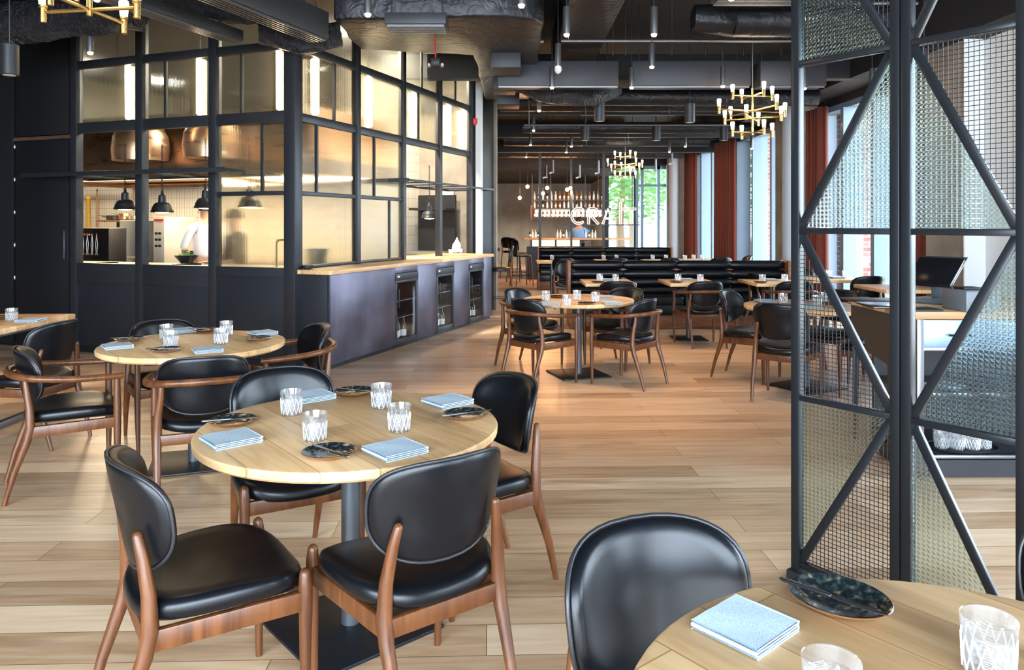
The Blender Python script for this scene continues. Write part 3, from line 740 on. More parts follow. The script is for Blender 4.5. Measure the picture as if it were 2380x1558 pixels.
# fill = (piece touching the left post, piece touching the right post)
for p in (0, 1):
    x0, x1 = px_[p]
    for z in zs: rail(x0, x1, z)
    for k in range(4):
        z0, z1 = zs[k]+.012, zs[k+1]-.012; up = diag[p][k] == 1
        a, c = ((x0, 0, z0), (x1, 0, z1)) if up else ((x0, 0, z1), (x1, 0, z0))
        MB().bar(a, c, .032, .020, up=(0, 1, 0)).build('brace', 'frame', scr, bevel=.0015)
        for side, kind in zip(('L', 'R'), fill[p][k]):
            if kind == 'open': continue
            # the corner that the triangle owns
            if up: tri = [(x0, z0), (x1, z1), (x0, z1)] if side == 'L' else [(x0, z0), (x1, z0), (x1, z1)]
            else: tri = [(x0, z0), (x1, z0), (x0, z1)] if side == 'L' else [(x1, z0), (x1, z1), (x0, z1)]
            if kind == 'glass':
                b = MB(); b.add([(x, y, z) for y in (-.003, .003) for x, z in tri], [(0, 1, 2), (5, 4, 3), (0, 3, 4, 1), (1, 4, 5, 2), (2, 5, 3, 0)])
                b.build('glass_pane', 'squareglass', scr, smooth=20)
            else:
                def span(fix, ax):
                    out = []
                    for i in range(3):
                        q, r = tri[i], tri[(i+1) % 3]; d0, d1 = q[ax]-fix, r[ax]-fix
                        if d0*d1 < 0 or (d0 == 0) != (d1 == 0):
                            u = d0/(d0-d1); out.append(q[1-ax]+(r[1-ax]-q[1-ax])*u)
                    return (min(out), max(out)) if len(out) >= 2 else None
                b = MB(); st = .0172
                n = int((x1-x0)/st)
                for i in range(1, n+1):
                    x = x0+i*st; s_ = span(x, 0)
                    if s_ and s_[1]-s_[0] > .004: b.bar((x, .002, s_[0]), (x, .002, s_[1]), .0022, .0022)
                n = int((z1-z0)/st)
                for i in range(1, n+1):
                    z = z0+i*st; s_ = span(z, 1)
                    if s_ and s_[1]-s_[0] > .004: b.bar((s_[0], -.001, z), (s_[1], -.001, z), .0022, .0022)
                b.build('wire_mesh', 'black', scr)
# ---------------------------------------------------------------- host desk
YD = 2610/597; XD = (2122-CX)/F*YD
dk = thing('host_desk', 'host desk with oak top and blue-grey steel drawer behind the metal screen', 'desk', (XD, YD, 0))
LD, DD = 1.5, .84; H = .985
MB().box((LD/2, DD/2, H-.0225), (LD, DD, .045)).build('desk_top', 'top', dk, bevel=.003)
b = MB()   # side panel with its stepped cut-out towards the guests
b.add([(x, y, z) for x in (.0, .03) for y, z in ((.03, .08), (.30, .08), (.30, .62), (.60, .66), (.60, .74), (.80, .74), (.80, .94), (.03, .94))], [tuple(reversed(range(8))), tuple(range(8, 16))]+[(i, (i+1) % 8, 8+(i+1) % 8, 8+i) for i in range(8)])
b.build('side_panel', 'darkpanel', dk)
MB().box((.03, DD-.04, .47), (.03, .03, .94)).build('leg', 'steel', dk, bevel=.002)
MB().box((LD-.03, DD-.04, .47), (.03, .03, .94)).build('leg', 'steel', dk, bevel=.002)
b = MB().box((.045, .02, .50), (.04, .04, .88)).box((LD-.04, .02, .50), (.04, .04, .88)).box((LD/2, .02, .765), (LD-.1, .03, .02)).box((LD/2, .02, .50), (LD-.1, .03, .02)).box((LD/2, .02, .135), (LD-.1, .04, .02)).box((.72, .02, .32), (.04, .04, .40))
b.build('front_frame', 'bsteel', dk, bevel=.002)
dr = MB().box((.34, .015, .855), (.56, .03, .165)).build('drawer', 'blueprint', dk, bevel=.004)
MB().tube([(.20, -.02, .85), (.215, -.035, .85), (.33, -.035, .85), (.345, -.02, .85)], .006, 8).build('handle', 'black', dr)
dr = MB().box((.94, .015, .855), (.56, .03, .165)).build('drawer', 'blueprint', dk, bevel=.004)
MB().tube([(.80, -.02, .85), (.815, -.035, .85), (.93, -.035, .85), (.945, -.02, .85)], .006, 8).build('handle', 'black', dr)
for z in (.49, .135): MB().box((LD/2, .30, z), (LD-.08, .55, .02)).build('shelf', 'steel', dk, bevel=.002)
MB().box((LD/2, .57, .45), (LD-.08, .02, .75)).build('back_panel', 'black', dk)
MB().box((LD/2, .28, .06), (LD-.06, .5, .10)).build('plinth', 'steel', dk)
# things on and in the desk
mo = thing('touch_screen_till', 'black touch screen till leaning back on the host desk', 'till', PZ(2172, 704, H), -1.0)
b = MB(); b.prism([(-.13, -.10), (.13, -.10), (.12, .10), (-.12, .10)], 0, .03); b.build('foot', 'printer', mo, bevel=.008)
MB().bar((0, .08, .02), (0, .05, .16), .10, .04).build('stand', 'printer', mo, bevel=.006)
q = Matrix.Rotation(-.85, 3, 'X')
MB().box((0, .0, .20), (.30, .030, .25), rot=q).build('display_housing', 'screenblk', mo, bevel=.01)
MB().box((0, .020, .212), (.305, .008, .255), rot=q).build('bezel', 'bsteel', mo, bevel=.002)
pr = thing('receipt_printer', 'grey box printer beside the till, at the right of the desk', 'printer', PZ(2258, 722, H), .05)
MB().prism([(-.10, -.10), (.10, -.10), (.10, .13), (-.10, .13)], 0, .125).build('housing', 'printer', pr, bevel=.01)
MB().box((0, .03, .132), (.12, .10, .012)).build('paper_lid', 'black', pr, bevel=.003)
MB().lathe([(.005, 0), (.004, .004)], (-.075, .06, .125), 10).build('power_light', M['red'], pr)
def text(name, body, size, loc, rot, m, parent=None, label=None):
    cu = bpy.data.curves.new(name, 'FONT'); cu.body = body; cu.size = size; cu.extrude = .0005; cu.align_x = 'CENTER'; cu.align_y = 'CENTER'
    tmp = bpy.data.objects.new(name+'_text', cu); COL.objects.link(tmp)
    dg = bpy.context.evaluated_depsgraph_get(); me = bpy.data.meshes.new_from_object(tmp.evaluated_get(dg))
    bpy.data.objects.remove(tmp); me.materials.clear(); me.materials.append(M[m])
    o = bpy.data.objects.new(name, me); COL.objects.link(o); o.location = loc; o.rotation_euler = rot
    if parent: o.parent = parent
    return o
text('lettering', 'POSBANK', .022, (.01, -.1015, .072), (PI/2, 0, 0), 'black', pr)
for i, (px, py, w_, d_, rz, lb) in enumerate(((2010, 700, .22, .30, .1, 'black menu folder lying on the left end of the host desk'), (2050, 712, .21, .29, -.1, 'dark green menu folder lying on the host desk behind the screen post'), (2130, 721, .23, .16, .05, 'thin black menu folder before the till'))):
    o = MB().box((0, 0, .006), (w_, d_, .012)).build('menu_folder', ['black', 'screenblk', 'black'][i], None, bevel=.002)
    o.location = PZ(px, py, H); o.rotation_euler = (0, 0, rz); tag(o, lb, 'menu', 'menu folders on the host desk')
tr = tag(MB().lathe([(.20, 0), (.215, .004), (.22, .014), (.216, .014), (.21, .006)], n=40, sy=.6).build('tray', 'black'), 'round dark tray holding tumblers on the low shelf of the host desk', 'tray')
tr.location = (XD+.36, YD+.14, .148)
k = 0
for x, y in ((-.13, -.03), (-.05, -.05), (.04, -.055), (.12, -.035), (-.09, .05), (0, .04), (.09, .045)):
    place(glass0, (XD+.36+x, YD+.14+y, .156), k, 'tumbler on the tray in the host desk, '+['leftmost in front', 'second in front', 'third in front', 'rightmost in front', 'left in the back row', 'middle in the back row', 'right in the back row'][k], 'tumblers on the tray in the host desk'); k += 1
o = nap0; place(nap0, (XD+.30, YD+.2, .502), .4, 'pale folded napkin pile on the upper shelf of the host desk', 'napkins in the host desk')

# ---------------------------------------------------------------- kitchen box
ANG = math.atan2(4.23, 1.544); D = Vector((math.cos(ANG), math.sin(ANG), 0)); E = Vector((-D.y, D.x, 0))
C0 = Vector((-1.864, 7.63, 0))                 # near corner of the counter at the floor
K0 = C0 + E*.44                                # corner post of the glass box
def K(u, v, z=0): return K0 + D*u + E*v + Vector((0, 0, z))
def along(px, P, V):
    """distance along V from P where the sight line at px meets it"""
    a = (px-CX)/F; return (P.x - a*P.y)/(a*V.y - V.x)
RZD = ANG; RZE = math.atan2(E.y, E.x)
LU = along(1143, C0, D)
zt = [1.02, 1.82, 2.62, 3.36, 4.05]
gp = thing('glass_partition', 'charcoal steel and reeded glass partition around the open kitchen', 'partition', K0, 0)
def kb(b, p, q, wd, z0, z1):
    """upright slab between two ground points"""
    d = (q-p); n = Vector((-d.y, d.x, 0)).normalized()*wd/2
    return b.prism([((a).x, (a).y) for a in (p-n-K0, q-n-K0, q+n-K0, p+n-K0)], z0, z1)
us = [0]+[along(p, K0, D) for p in (828, 935, 1020, 1092)]
vs_ = [0]+[along(p, K0, E) for p in (500, 330, 178)]
for u in us[1:]: kb(MB(), K(u-.035, 0), K(u+.035, 0), .09, 0 if u > 4.5 else 0, 4.12).build('post', 'facade', gp, bevel=.004)
kb(MB(), K(-.06, 0), K(.07, 0), .14, 0, 4.12).build('post', 'facade', gp, bevel=.005)
for v in vs_[1:]: kb(MB(), K(0, v-.05), K(0, v+.05), .10, 0, 4.12).build('post', 'facade', gp, bevel=.004)
def raile(a, b_, z, h, wd=.06): kb(MB(), a, b_, wd, z-h/2, z+h/2).build('rail', 'facade', gp, bevel=.003)
for i in range(4):
    a, c = K(us[i]+.035, 0), K(us[i+1]-.035, 0)
    for z in (zt[2], zt[3]): raile(a, c, z, .09)
    raile(a, c, 4.08, .09)
    if i < 2: raile(a, c, zt[1], .045); raile(a, c, zt[0]+.02, .03)
for i in range(3):
    a, c = K(0, vs_[i]+.05), K(0, vs_[i+1]-.05)
    raile(a, c, zt[2], .12); raile(a, c, zt[3], .09); raile(a, c, 4.08, .09)
    raile(a, c, .99, .10, .09)
    if i == 0: raile(a, c, zt[1], .045)
    else: raile(a, c, .88, .14, .08)
    kb(MB(), a, c, .02, .06, .96).build('lower_panel', 'facade', gp, bevel=.002)
    kb(MB(), a, c, .05, 0, .06).build('kick_rail', 'black', gp)
def pane(p, q, z0, z1, split=None):
    L = (q-p).length; mid = (p+q)/2
    o = MB().box((0, 0, 0), (L, .006, z1-z0)).build('glass_pane', 'reeded', gp, smooth=20)
    o.location = mid-K0+Vector((0, 0, (z0+z1)/2)); d = q-p; o.rotation_euler = (0, 0, math.atan2(d.y, d.x))
    if split:
        for s_ in (split if hasattr(split, '__len__') else [split]):
            m_ = p+(q-p)*s_; kb(MB(), m_-(q-p).normalized()*.012, m_+(q-p).normalized()*.012, .035, z0, z1).build('glazing_bar', 'facade', gp)
for i in range(4):
    a, c = K(us[i]+.03, 0), K(us[i+1]-.03, 0)
    pane(a, c, zt[3]+.04, 4.04, .5 if i > 1 else None)
    pane(a, c, zt[2]+.045, zt[3]-.045, [.62, None, .4, None][i])
    if i < 2:
        pane(a, c, zt[1]+.02, zt[2]-.045, [.33, .35][i]); pane(a, c, zt[0]+.03, zt[1]-.02, [None, .70][i])
for i in range(3):
    a, c = K(0, vs_[i]+.045), K(0, vs_[i+1]-.045)
    pane(a, c, zt[3]+.04, 4.04); pane(a, c, zt[2]+.05, zt[3]-.045, [.66, .68, None][i])
    if i == 0: pane(a, c, zt[1]+.02, zt[2]-.05, .37); pane(a, c, 1.04, zt[1]-.02)
# vertical tube lamps just inside the glass
def tube(u, v, n):
    t = thing('tube_lamp', 'glowing vertical tube lamp behind reeded glass, '+n, 'lamp', K(u, v, 0), 0, 'vertical tube lamps behind the reeded glass')
    MB().lathe([(.006, 2.70), (.028, 2.72), (.030, 3.32), (.006, 3.34)], n=12).build('tube', 'tube', t, smooth=60)
    MB().tube([(0, 0, 3.34), (0, 0, 4.1)], .005, 6).build('cord', 'black', t)
iu = .10
for px, n in ((650, 'just left of the corner post'), (465, 'in the middle bay of the left side'), (300, 'in the leftmost bay')):
    P = K(iu, 0); v = along(px, P, E); tube(iu, v, n)
for px, n in ((731, 'just right of the corner post'), (856, 'in the second bay of the counter side'), (960, 'in the third bay of the counter side'), (1040, 'in the last bay of the counter side, left'), (1076, 'in the last bay of the counter side, right')):
    P = K(0, iu); u = along(px, P, D); tube(u, iu, n)
# counter with three wine coolers
ct = thing('counter', 'long oak topped counter faced with blackened steel sheet', 'counter', C0, RZD)
fr = [(along(a, C0, D), along(b_, C0, D)) for a, b_ in ((919, 971), (1015, 1055), (1090, 1124))]
def seg(u0, u1, z0, z1): return MB().box(((u0+u1)/2, .012, (z0+z1)/2), (u1-u0, .024, z1-z0)).build('front_sheet', 'patina', ct, bevel=.002)
e = [0]+[x for f_ in fr for x in f_]+[LU]
for i in range(0, 8, 2): seg(e[i], e[i+1], .05, .975)
for u0, u1 in fr: seg(u0, u1, .905, .975)
MB().box((.012, .22, .51), (.024, .44, .93)).build('end_sheet', 'facade', ct, bevel=.002)
MB().box((LU-.012, .22, .51), (.024, .44, .93)).build('end_sheet', 'facade', ct, bevel=.002)
MB().box((LU/2, .24, .025), (LU-.02, .42, .05)).build('kick_board', 'black', ct)
MB().box((LU/2-.005, .20, 1.0), (LU+.03, .47, .045)).build('countertop', 'top', ct, bevel=.003)
MB().box((2.95+.9, .75, .995), (LU-us[2]-.35, .62, .04)).build('inner_ledge', 'top', ct, bevel=.003)
MB().box((LU/2, .425, .5), (LU-.05, .02, .90)).build('back_board', 'black', ct)
names = ['nearest wine cooler in the steel counter, dark inside with bottles', 'middle wine cooler in the steel counter, its door reflecting the windows', 'furthest wine cooler in the steel counter']
for i, (u0, u1) in enumerate(fr):
    w_ = u1-u0; t = thing('wine_cooler', names[i], 'wine cooler', C0+D*((u0+u1)/2), RZD, 'wine coolers in the steel counter')
    b = MB().box((-w_/2+.02, .01, .47), (.035, .03, .86)).box((w_/2-.02, .01, .47), (.035, .03, .86)).box((0, .01, .075), (w_, .03, .06)).box((0, .01, .80), (w_, .03, .03))
    dr = b.build('door', 'steel', t, bevel=.002)
    MB().box((0, .012, .44), (w_-.06, .008, .70)).build('door_glass', 'glass', dr)
    MB().box((0, .005, .855), (w_, .03, .085)).build('control_panel', 'black', t, bevel=.002)
    MB().box((-w_/2+.06, -.012, .862), (.05, .004, .018)).build('display', M['label'], t)
    MB().tube([(-w_/2+.03, -.01, .72), (-w_/2+.03, -.035, .71), (-w_/2+.03, -.035, .50), (-w_/2+.03, -.01, .49)], .008, 8).build('handle', 'black', t)
    b = MB().box((0, .385, .46), (w_, .01, .86)).box((-w_/2+.008, .20, .46), (.012, .37, .86)).box((w_/2-.008, .20, .46), (.012, .37, .86)).box((0, .20, .05), (w_, .37, .02)).box((0, .20, .89), (w_, .37, .02))
    b.build('cabinet', 'black', t)
    for z in (.36, .56): MB().box((0, .20, z), (w_-.03, .34, .012)).build('shelf', 'bsteel', t)
def bottle_model(m, lab):
    t = thing('wine_bottle', lab, 'bottle')
    MB().lathe([(.030, 0), (.037, .004), (.037, .17), (.030, .20), (.014, .225), (.013, .28), (.0155, .282), (.0155, .292), (.012, .294)], n=18).build('glass', m, t)
    MB().lathe([(.0375, .05), (.0375, .13)], n=18).build('label_sticker', 'label', t)
    return t
bot = [bottle_model('bottleg', 'dark wine bottle'), bottle_model('bottlea', 'amber bottle'), bottle_model('bottlec', 'clear bottle')]
for i, (u0, u1) in enumerate(fr):
    w_ = u1-u0
    for j in range(3):
        p = C0+D*((u0+u1)/2+(j-1)*.095)+E*(.10+.03*(j % 2))+Vector((0, 0, .06))
        place(bot[0], p, j, ['white labelled wine bottle standing in the %s wine cooler, %s' % (n, q) for n in [['nearest', 'middle', 'furthest'][i]] for q in [['left', 'middle', 'right'][j]]][0], 'wine bottles in the coolers')
o = thing('black_bowl', 'small black bowl at the near end of the counter beside the corner post', 'bowl', C0+D*.10+E*.33+Vector((0, 0, 1.0235)))
MB().lathe([(.03, 0), (.055, .01), (.06, .04), (.055, .041), (.05, .012), (.01, .008)], n=24).build('bowl_body', 'black', o)

# ---------------------------------------------------------------- inside the kitchen
def kq(u, v, z=0, name='x', mesh=None): pass
def kt(name, label, cat, u, v, z=0, group=None): return thing(name, label, cat, K(u, v, z), RZD, group)
# local x runs with D (into the kitchen), local y with E (to the left)
struct(MB().box((0, 0, 0), (.1, .1, .1)).build('trim_4', 'black')).location = K(3.6, 6.5, 4.2)
TW = 3.3
o = MB().box((0, 0, 0), (6.2, .06, 3.2)).build('wall_kitchen', 'tile'); o.location = K(TW, 1.45+3.1, 1.6); o.rotation_euler = (0, 0, RZE); struct(o)
o = MB().box((0, 0, 0), (6.3, .06, 4.2)).build('wall_kitchen_left', 'tile'); o.location = K(3.0, 7.5, 2.1); o.rotation_euler = (0, 0, RZD); struct(o)
o = MB().box((0, 0, 0), (2.6, .06, 4.2)).build('wall_kitchen_end', 'beige'); o.location = K(5.6, 1.2, 2.1); o.rotation_euler = (0, 0, RZE); struct(o)
o = MB().box((0, 0, 0), (2.3, .06, 4.2)).build('wall_kitchen_inner', 'tile'); o.location = K(TW+1.15, 1.42, 2.1); o.rotation_euler = (0, 0, RZD); struct(o)
o = MB().box((0, 0, 0), (5.8, 6.0, .05)).build('ceiling_kitchen', 'ceil'); o.location = K(2.85, 2.95, 4.17); o.rotation_euler = (0, 0, RZD); struct(o)
# wall beyond the glass box
o = MB().box((0, 0, 0), (.9, .10, 4.2)).build('wall_kitchen_return', 'facade'); o.location = K(us[4]+.52, .0, 2.1); o.rotation_euler = (0, 0, RZD); struct(o)
t = tag(MB().box((0, 0, 0), (.09, .09, 4.1)).build('white_pole', 'pale'), 'slim white pole at the far end of the glass partition', 'pole'); t.location = K(us[4]+.12, -.115, 2.05); t.rotation_euler = (0, 0, RZD)
o = struct(MB().box((0, 0, 0), (.16, .05, 2.0)).build('door_1', 'top')); o.location = ((1119-CX)/F*14.2, 14.2, 1.0)
# extractor hood with a light under it
h = kt('extractor_hood', 'big copper toned steel extractor hood over the stoves', 'hood', 1.9, 2.5)
b = MB(); x0, x1, y0, y1 = -.75, 1.3, -2.0, 3.2
b.add([(x0, y0, 2.10), (x1, y0, 2.10), (x1, y1, 2.10), (x0, y1, 2.10), (x0, y0, 2.30), (x1, y0, 2.30), (x1, y1, 2.30), (x0, y1, 2.30), (x0+.30, y0+.3, 3.0), (x1, y0+.3, 3.0), (x1, y1, 3.0), (x0+.30, y1, 3.0)],
      [(0, 3, 7, 4), (0, 4, 5, 1), (1, 5, 6, 2), (2, 6, 7, 3), (4, 7, 11, 8), (4, 8, 9, 5), (5, 9, 10, 6), (6, 10, 11, 7), (8, 11, 10, 9)])
b.build('canopy', 'copper', h, smooth=20)  # stainless canopy; the warm kitchen light is put into its copper colour
MB().box((.1, .6, 2.16), (1.0, 4.6, .03)).build('filter_grille', 'copper', h)
MB().box((-.2, .6, 2.13), (.10, 4.0, .02)).build('light_strip', 'strip', h)
for k_, v in enumerate((1.1, 2.9, 4.6)):
    l = area('hood_lamp', K(1.9, v, 2.09), (0, 0, RZD), .5, 1.2, 30, (1, .78, .50))
for u, v, pw in ((4.2, .7, 60), (2.2, .7, 180), (2.4, 5.9, 25)):  # added fill lights without fixtures, to brighten the kitchen behind the glass
    l = area('kitchen_fill_light', K(u, v, 4.1), (0, 0, RZD), .4, .4, pw, (1, .93, .78))
cp = MB()
for r, z in ((.34, 2.55),): cp.lathe([(.34, 2.31), (.35, 2.45), (.33, 2.62), (.25, 2.78), (.10, 2.86)], n=36)
for v, lb in ((3.05, 'round copper hood kettle seen above the left pass'), (1.9, 'round copper hood kettle seen above the middle pass')):
    o = cp.build('copper_dome', 'copper', smooth=60) if v == 3.05 else o.copy()
    if v != 3.05: COL.objects.link(o)
    o.location = K(.95, v, 0); tag(o, lb, 'hood', 'copper domes above the pass')
# work counters
o = kt('work_counter', 'stainless steel pass counter behind the two open hatches', 'counter', .42, 2.2)
MB().box((0, 0, .99), (.75, 3.9, .04)).build('worktop', 'stain', o, bevel=.004); MB().box((0, 0, .49), (.65, 3.8, .94)).build('cabinet', 'stain', o)
o = kt('stove_counter', 'stainless steel stove run along the tiled kitchen wall', 'counter', TW-.42, 3.6)
MB().box((0, 0, .90), (.70, 4.2, .05)).build('worktop', 'stain', o, bevel=.004); MB().box((0, 0, .44), (.64, 4.1, .86)).build('cabinet', 'stain', o)
# dark grill with tongs, oven with dials
def atk(px, py, u):
    P = K(u, 0); v = along(px, P, E); p = K(u, v); z = EYE+(HY-py)/F*p.y; return v, z
v, z = atk(245, 585, 1.45)
o = kt('charcoal_grill', 'black charcoal grill with tongs hanging on its front rail', 'grill', 1.36, v)
MB().box((0, 0, 1.13), (.30, .66, .62)).build('body', 'black', o, bevel=.01)
MB().box((0, 0, .41), (.5, .6, .82)).build('stand', 'steel', o)
MB().tube([(-.32, .30, 1.35), (-.32, -.18, 1.35)], .010, 8).build('hanging_rail', 'copper', o)
tg = thing('tongs', 'tongs', 'tongs')
for s_ in (-1, 1): MB().tube([(0, 0, .01), (0, s_*.018, -.12), (0, s_*.008, -.24), (0, s_*.02, -.27)], [.005, .005, .006, .011], 6).build('arm', 'stain', tg)
MB().tube([(0, -.008, .01), (0, 0, .025), (0, .008, .01)], .004, 6).build('spring_loop', 'stain', tg)
for j in range(6):
    place(tg, K(1.17, v+.27-j*.085, 1.34), RZD, ['leftmost steel tongs', 'second steel tongs from the left', 'third steel tongs from the left', 'third steel tongs from the right', 'second steel tongs from the right', 'rightmost steel tongs'][j]+' hanging on the black grill', 'tongs hanging on the grill')
v, z = atk(262, 520, 1.9)
o = kt('grill_shelf', 'dark shelf crowded with pans above the charcoal grill', 'shelf', 2.12, v)
MB().box((0, 0, 1.54), (.4, .72, .03)).build('board', 'copper', o); MB().box((.18, .0, 1.49), (.03, .7, .10)).build('bracket', 'black', o)
for j, (dv, r, hh, m_) in enumerate(((.24, .13, .07, 'black'), (.02, .11, .10, 'copper'), (-.2, .12, .06, 'stain'), (.12, .10, .05, 'black'))):
    q = thing('saucepan', ['shallow black pan at the left of the grill shelf', 'copper toned saucepan in the middle of the grill shelf', 'steel pan at the right of the grill shelf', 'small black pan in front on the grill shelf'][j], 'pan', K(1.93+(.11 if j == 3 else .02), v+dv, 1.556 if j < 3 else 1.556), 0, 'pans on the grill shelf')
    q.location = K(2.10+(-.07 if j == 3 else .03), v+dv, 1.556)
    r *= .8 if j != 3 else .6
    MB().lathe([(r*.8, 0), (r, .01), (r, hh), (r*.96, hh), (r*.94, .012), (.01, .01)], n=20).build('pan_body', m_, q)
    MB().bar((-r, 0, hh*.8), (-r-.12, 0, hh), .018, .008).build('handle', m_, q)
v, z = atk(395, 575, 2.2)
o = kt('combi_oven', 'stainless steel oven block with a panel of six black dials', 'oven', 2.17, v+.12)
MB().box((0, .18, 1.16), (.6, .66, .78)).build('body', 'stain', o, bevel=.01)
cp_ = MB().box((-.02, -.26, 1.18), (.6, .20, .84)).build('control_panel', 'ovenpanel', o, bevel=.005)
for r_ in range(3):
    for c_ in range(2): MB().tube([(-.32, -.225-c_*.065, 1.36-r_*.09), (-.345, -.225-c_*.065, 1.36-r_*.09)], .018, 12).build('dial', 'black', cp_)
MB().box((-.322, -.26, 1.55), (.006, .17, .03)).build('red_stripe', 'red', cp_)
MB().box((0, .1, .39), (.6, .8, .76)).build('stand', 'steel', o)
MB().tube([(-.33, .44, 1.0), (-.33, -.08, 1.0)], .012, 8).build('door_handle', 'stain', o)
v, z = atk(212, 510, TW-.08)
o = MB().tube([K(TW-.06, v+.05, 1.95), K(TW-.10, v+.05, 1.95), K(TW-.14, v, 1.93), K(TW-.14, v, 1.2)], .030, 10).build('gas_pipe', 'yellow'); tag(o, 'yellow gas pipe on the tiled kitchen wall', 'pipe')
v, z = atk(228, 510, TW-.08)
o = MB().tube([K(TW-.10, v, 2.1), K(TW-.10, v, 1.2)], .016, 8).build('copper_pipe', 'copper'); tag(o, 'thin copper pipe beside the yellow gas pipe', 'pipe')
o = MB().tube([K(TW-.12, 1.6, 2.16), K(TW-.12, 7.2, 2.16)], .022, 8).build('wall_pipe', 'copper'); tag(o, 'long horizontal pipe along the top of the tiled wall', 'pipe')
# heat lamp gantries crossing the glass
def gantry(name, u0, u1, v0, v1, z, label):
    t = thing(name, label, 'shelf', K(0, 0, 0), 0)
    def bb(a, c, wd=.03, ht=.03): MB().bar(a-K0, c-K0, wd, ht).build('rail', 'facade', t, bevel=.003)
    for zz in (z, ):
        bb(K(u0, v0, zz), K(u1, v0, zz)); bb(K(u0, v1, zz), K(u1, v1, zz)); bb(K(u0, v0, zz), K(u0, v1, zz), .03, .05); bb(K(u1, v0, zz), K(u1, v1, zz))
    n = 5; L = (v1-v0) if abs(v1-v0) > abs(u1-u0) else (u1-u0)
    for i in range(1, n):
        if abs(v1-v0) > abs(u1-u0): v = v0+(v1-v0)*i/n; bb(K(u0, v, z), K(u1, v, z), .02, .02)
        else: u = u0+(u1-u0)*i/n; bb(K(u, v0, z), K(u, v1, z), .02, .02)
    return t
gantry('lamp_gantry', -.30, .62, .62, 3.55, 2.06, 'flat black steel frame for the heat lamps crossing the left hatches')
gantry('lamp_gantry', us[2]-.35, us[4]+.35, -.28, .55, 2.06, 'flat black steel frame crossing the hatches above the counter')
def heat_model():
    t = thing('heat_lamp', 'lamp', 'heat lamp')
    MB().lathe([(.125, 0), (.128, .010), (.118, .018), (.112, .055), (.090, .098), (.050, .118), (.045, .118), (.040, .195), (.018, .210), (.012, .26)], n=24).build('shade', 'black', t, smooth=50)
    b = MB()
    for k_ in range(16): a = 2*PI*k_/16; b.bar((.126*math.cos(a), .126*math.sin(a), .01), (.070*math.cos(a), .070*math.sin(a), .112), .006, .006)
    b.build('ribs', 'black', t)
    MB().lathe([(.06, .035), (.085, .02), (.07, -.004), (.02, -.012)], n=16).build('bulb', mat('heat_bulb', (1, .8, .5), .4, emit=(1, .7, .35), es=9), t)
    b = MB(); P = [(.010*math.cos(i*1.2), .010*math.sin(i*1.2), .26+i*.0036) for i in range(150)]
    b.tube(P, .0035, 5).build('coiled_cord', 'black', t)
    return t
hl = heat_model(); hl_names = ['black ribbed heat lamp over the leftmost hatch', 'black ribbed heat lamp over the middle of the hatches', 'black ribbed heat lamp behind the post beside the chef', 'black ribbed heat lamp blurred behind the reeded glass']
for i, (px, py) in enumerate(((291, 487), (377, 494), (478, 484), (581, 482))):
    uu = .30; P = K(uu, 0); v = along(px, P, E); p = K(uu, v); z = EYE+(HY-py)/F*p.y
    place(hl, K(uu, v, z), 0, hl_names[i], 'heat lamps in the kitchen hatches')
P = K(0, .22); u = along(998, P, D); p = K(u, .22); place(hl, K(u, .22, EYE+(HY-508)/F*p.y), 0, 'black ribbed heat lamp over the counter hatch on the right', 'heat lamps in the kitchen hatches')
# small things on the pass and the counter
def pick(px, py, u):
    P = K(u, 0); v = along(px, P, E); return v
for i, (px, u, r) in enumerate(((440, .38, .15), (255, .3, .10))):
    v = pick(px, 0, u); q = thing('shallow_pan', ['wide black pan on the steel pass before the chef', 'small dark dish on the left end of the steel pass'][i], 'pan', K(u, v, 1.011))
    MB().lathe([(r*.85, 0), (r, .022), (r*.97, .022), (r*.82, .004), (.01, .003)], n=28).build('pan_body', 'black', q)
    MB().bar((-r, 0, .015), (-r-.05, 0, .018), .03, .006).build('handle', 'black', q)
v = pick(458, 0, .9); q = kt('saute_bowl', 'black bowl of green herbs beside the chef', 'bowl', .72, v, 1.011)
MB().lathe([(.06, 0), (.14, .10), (.135, .10), (.055, .008), (.01, .006)], n=24).build('bowl_body', 'black', q)
b = MB()
for i in range(60):
    a = random.uniform(0, 6.28); r = random.uniform(0, .11); p = Vector((r*math.cos(a), r*math.sin(a), .09+random.uniform(0, .05)))
    b.add([p+Vector((random.uniform(-.03, .03), random.uniform(-.03, .03), random.uniform(-.02, .02))) for _ in range(3)], [(0, 1, 2)])
b.build('herbs', 'leaf', q)
# tap seen through the reeded corner pane
v = pick(640, 0, .2); o = kt('tap', 'tall pale swan neck tap behind the corner glass', 'tap', .22, v, 1.01)
MB().tube([(0, 0, 0), (0, 0, .28), (0, -.02, .31), (0, -.12, .32), (0, -.14, .30), (0, -.14, .24)], .013, 10).build('spout', 'pale', o)
P = K(0, .25); u = along(745, P, D)
o = thing('steel_bin', 'white steel ice bucket behind the reeded glass on the counter side', 'bucket', K(u, .30, 1.01)); MB().lathe([(.09, 0), (.13, .20), (.125, .20), (.085, .01), (.01, .008)], n=24).build('bucket_body', 'pale', o)
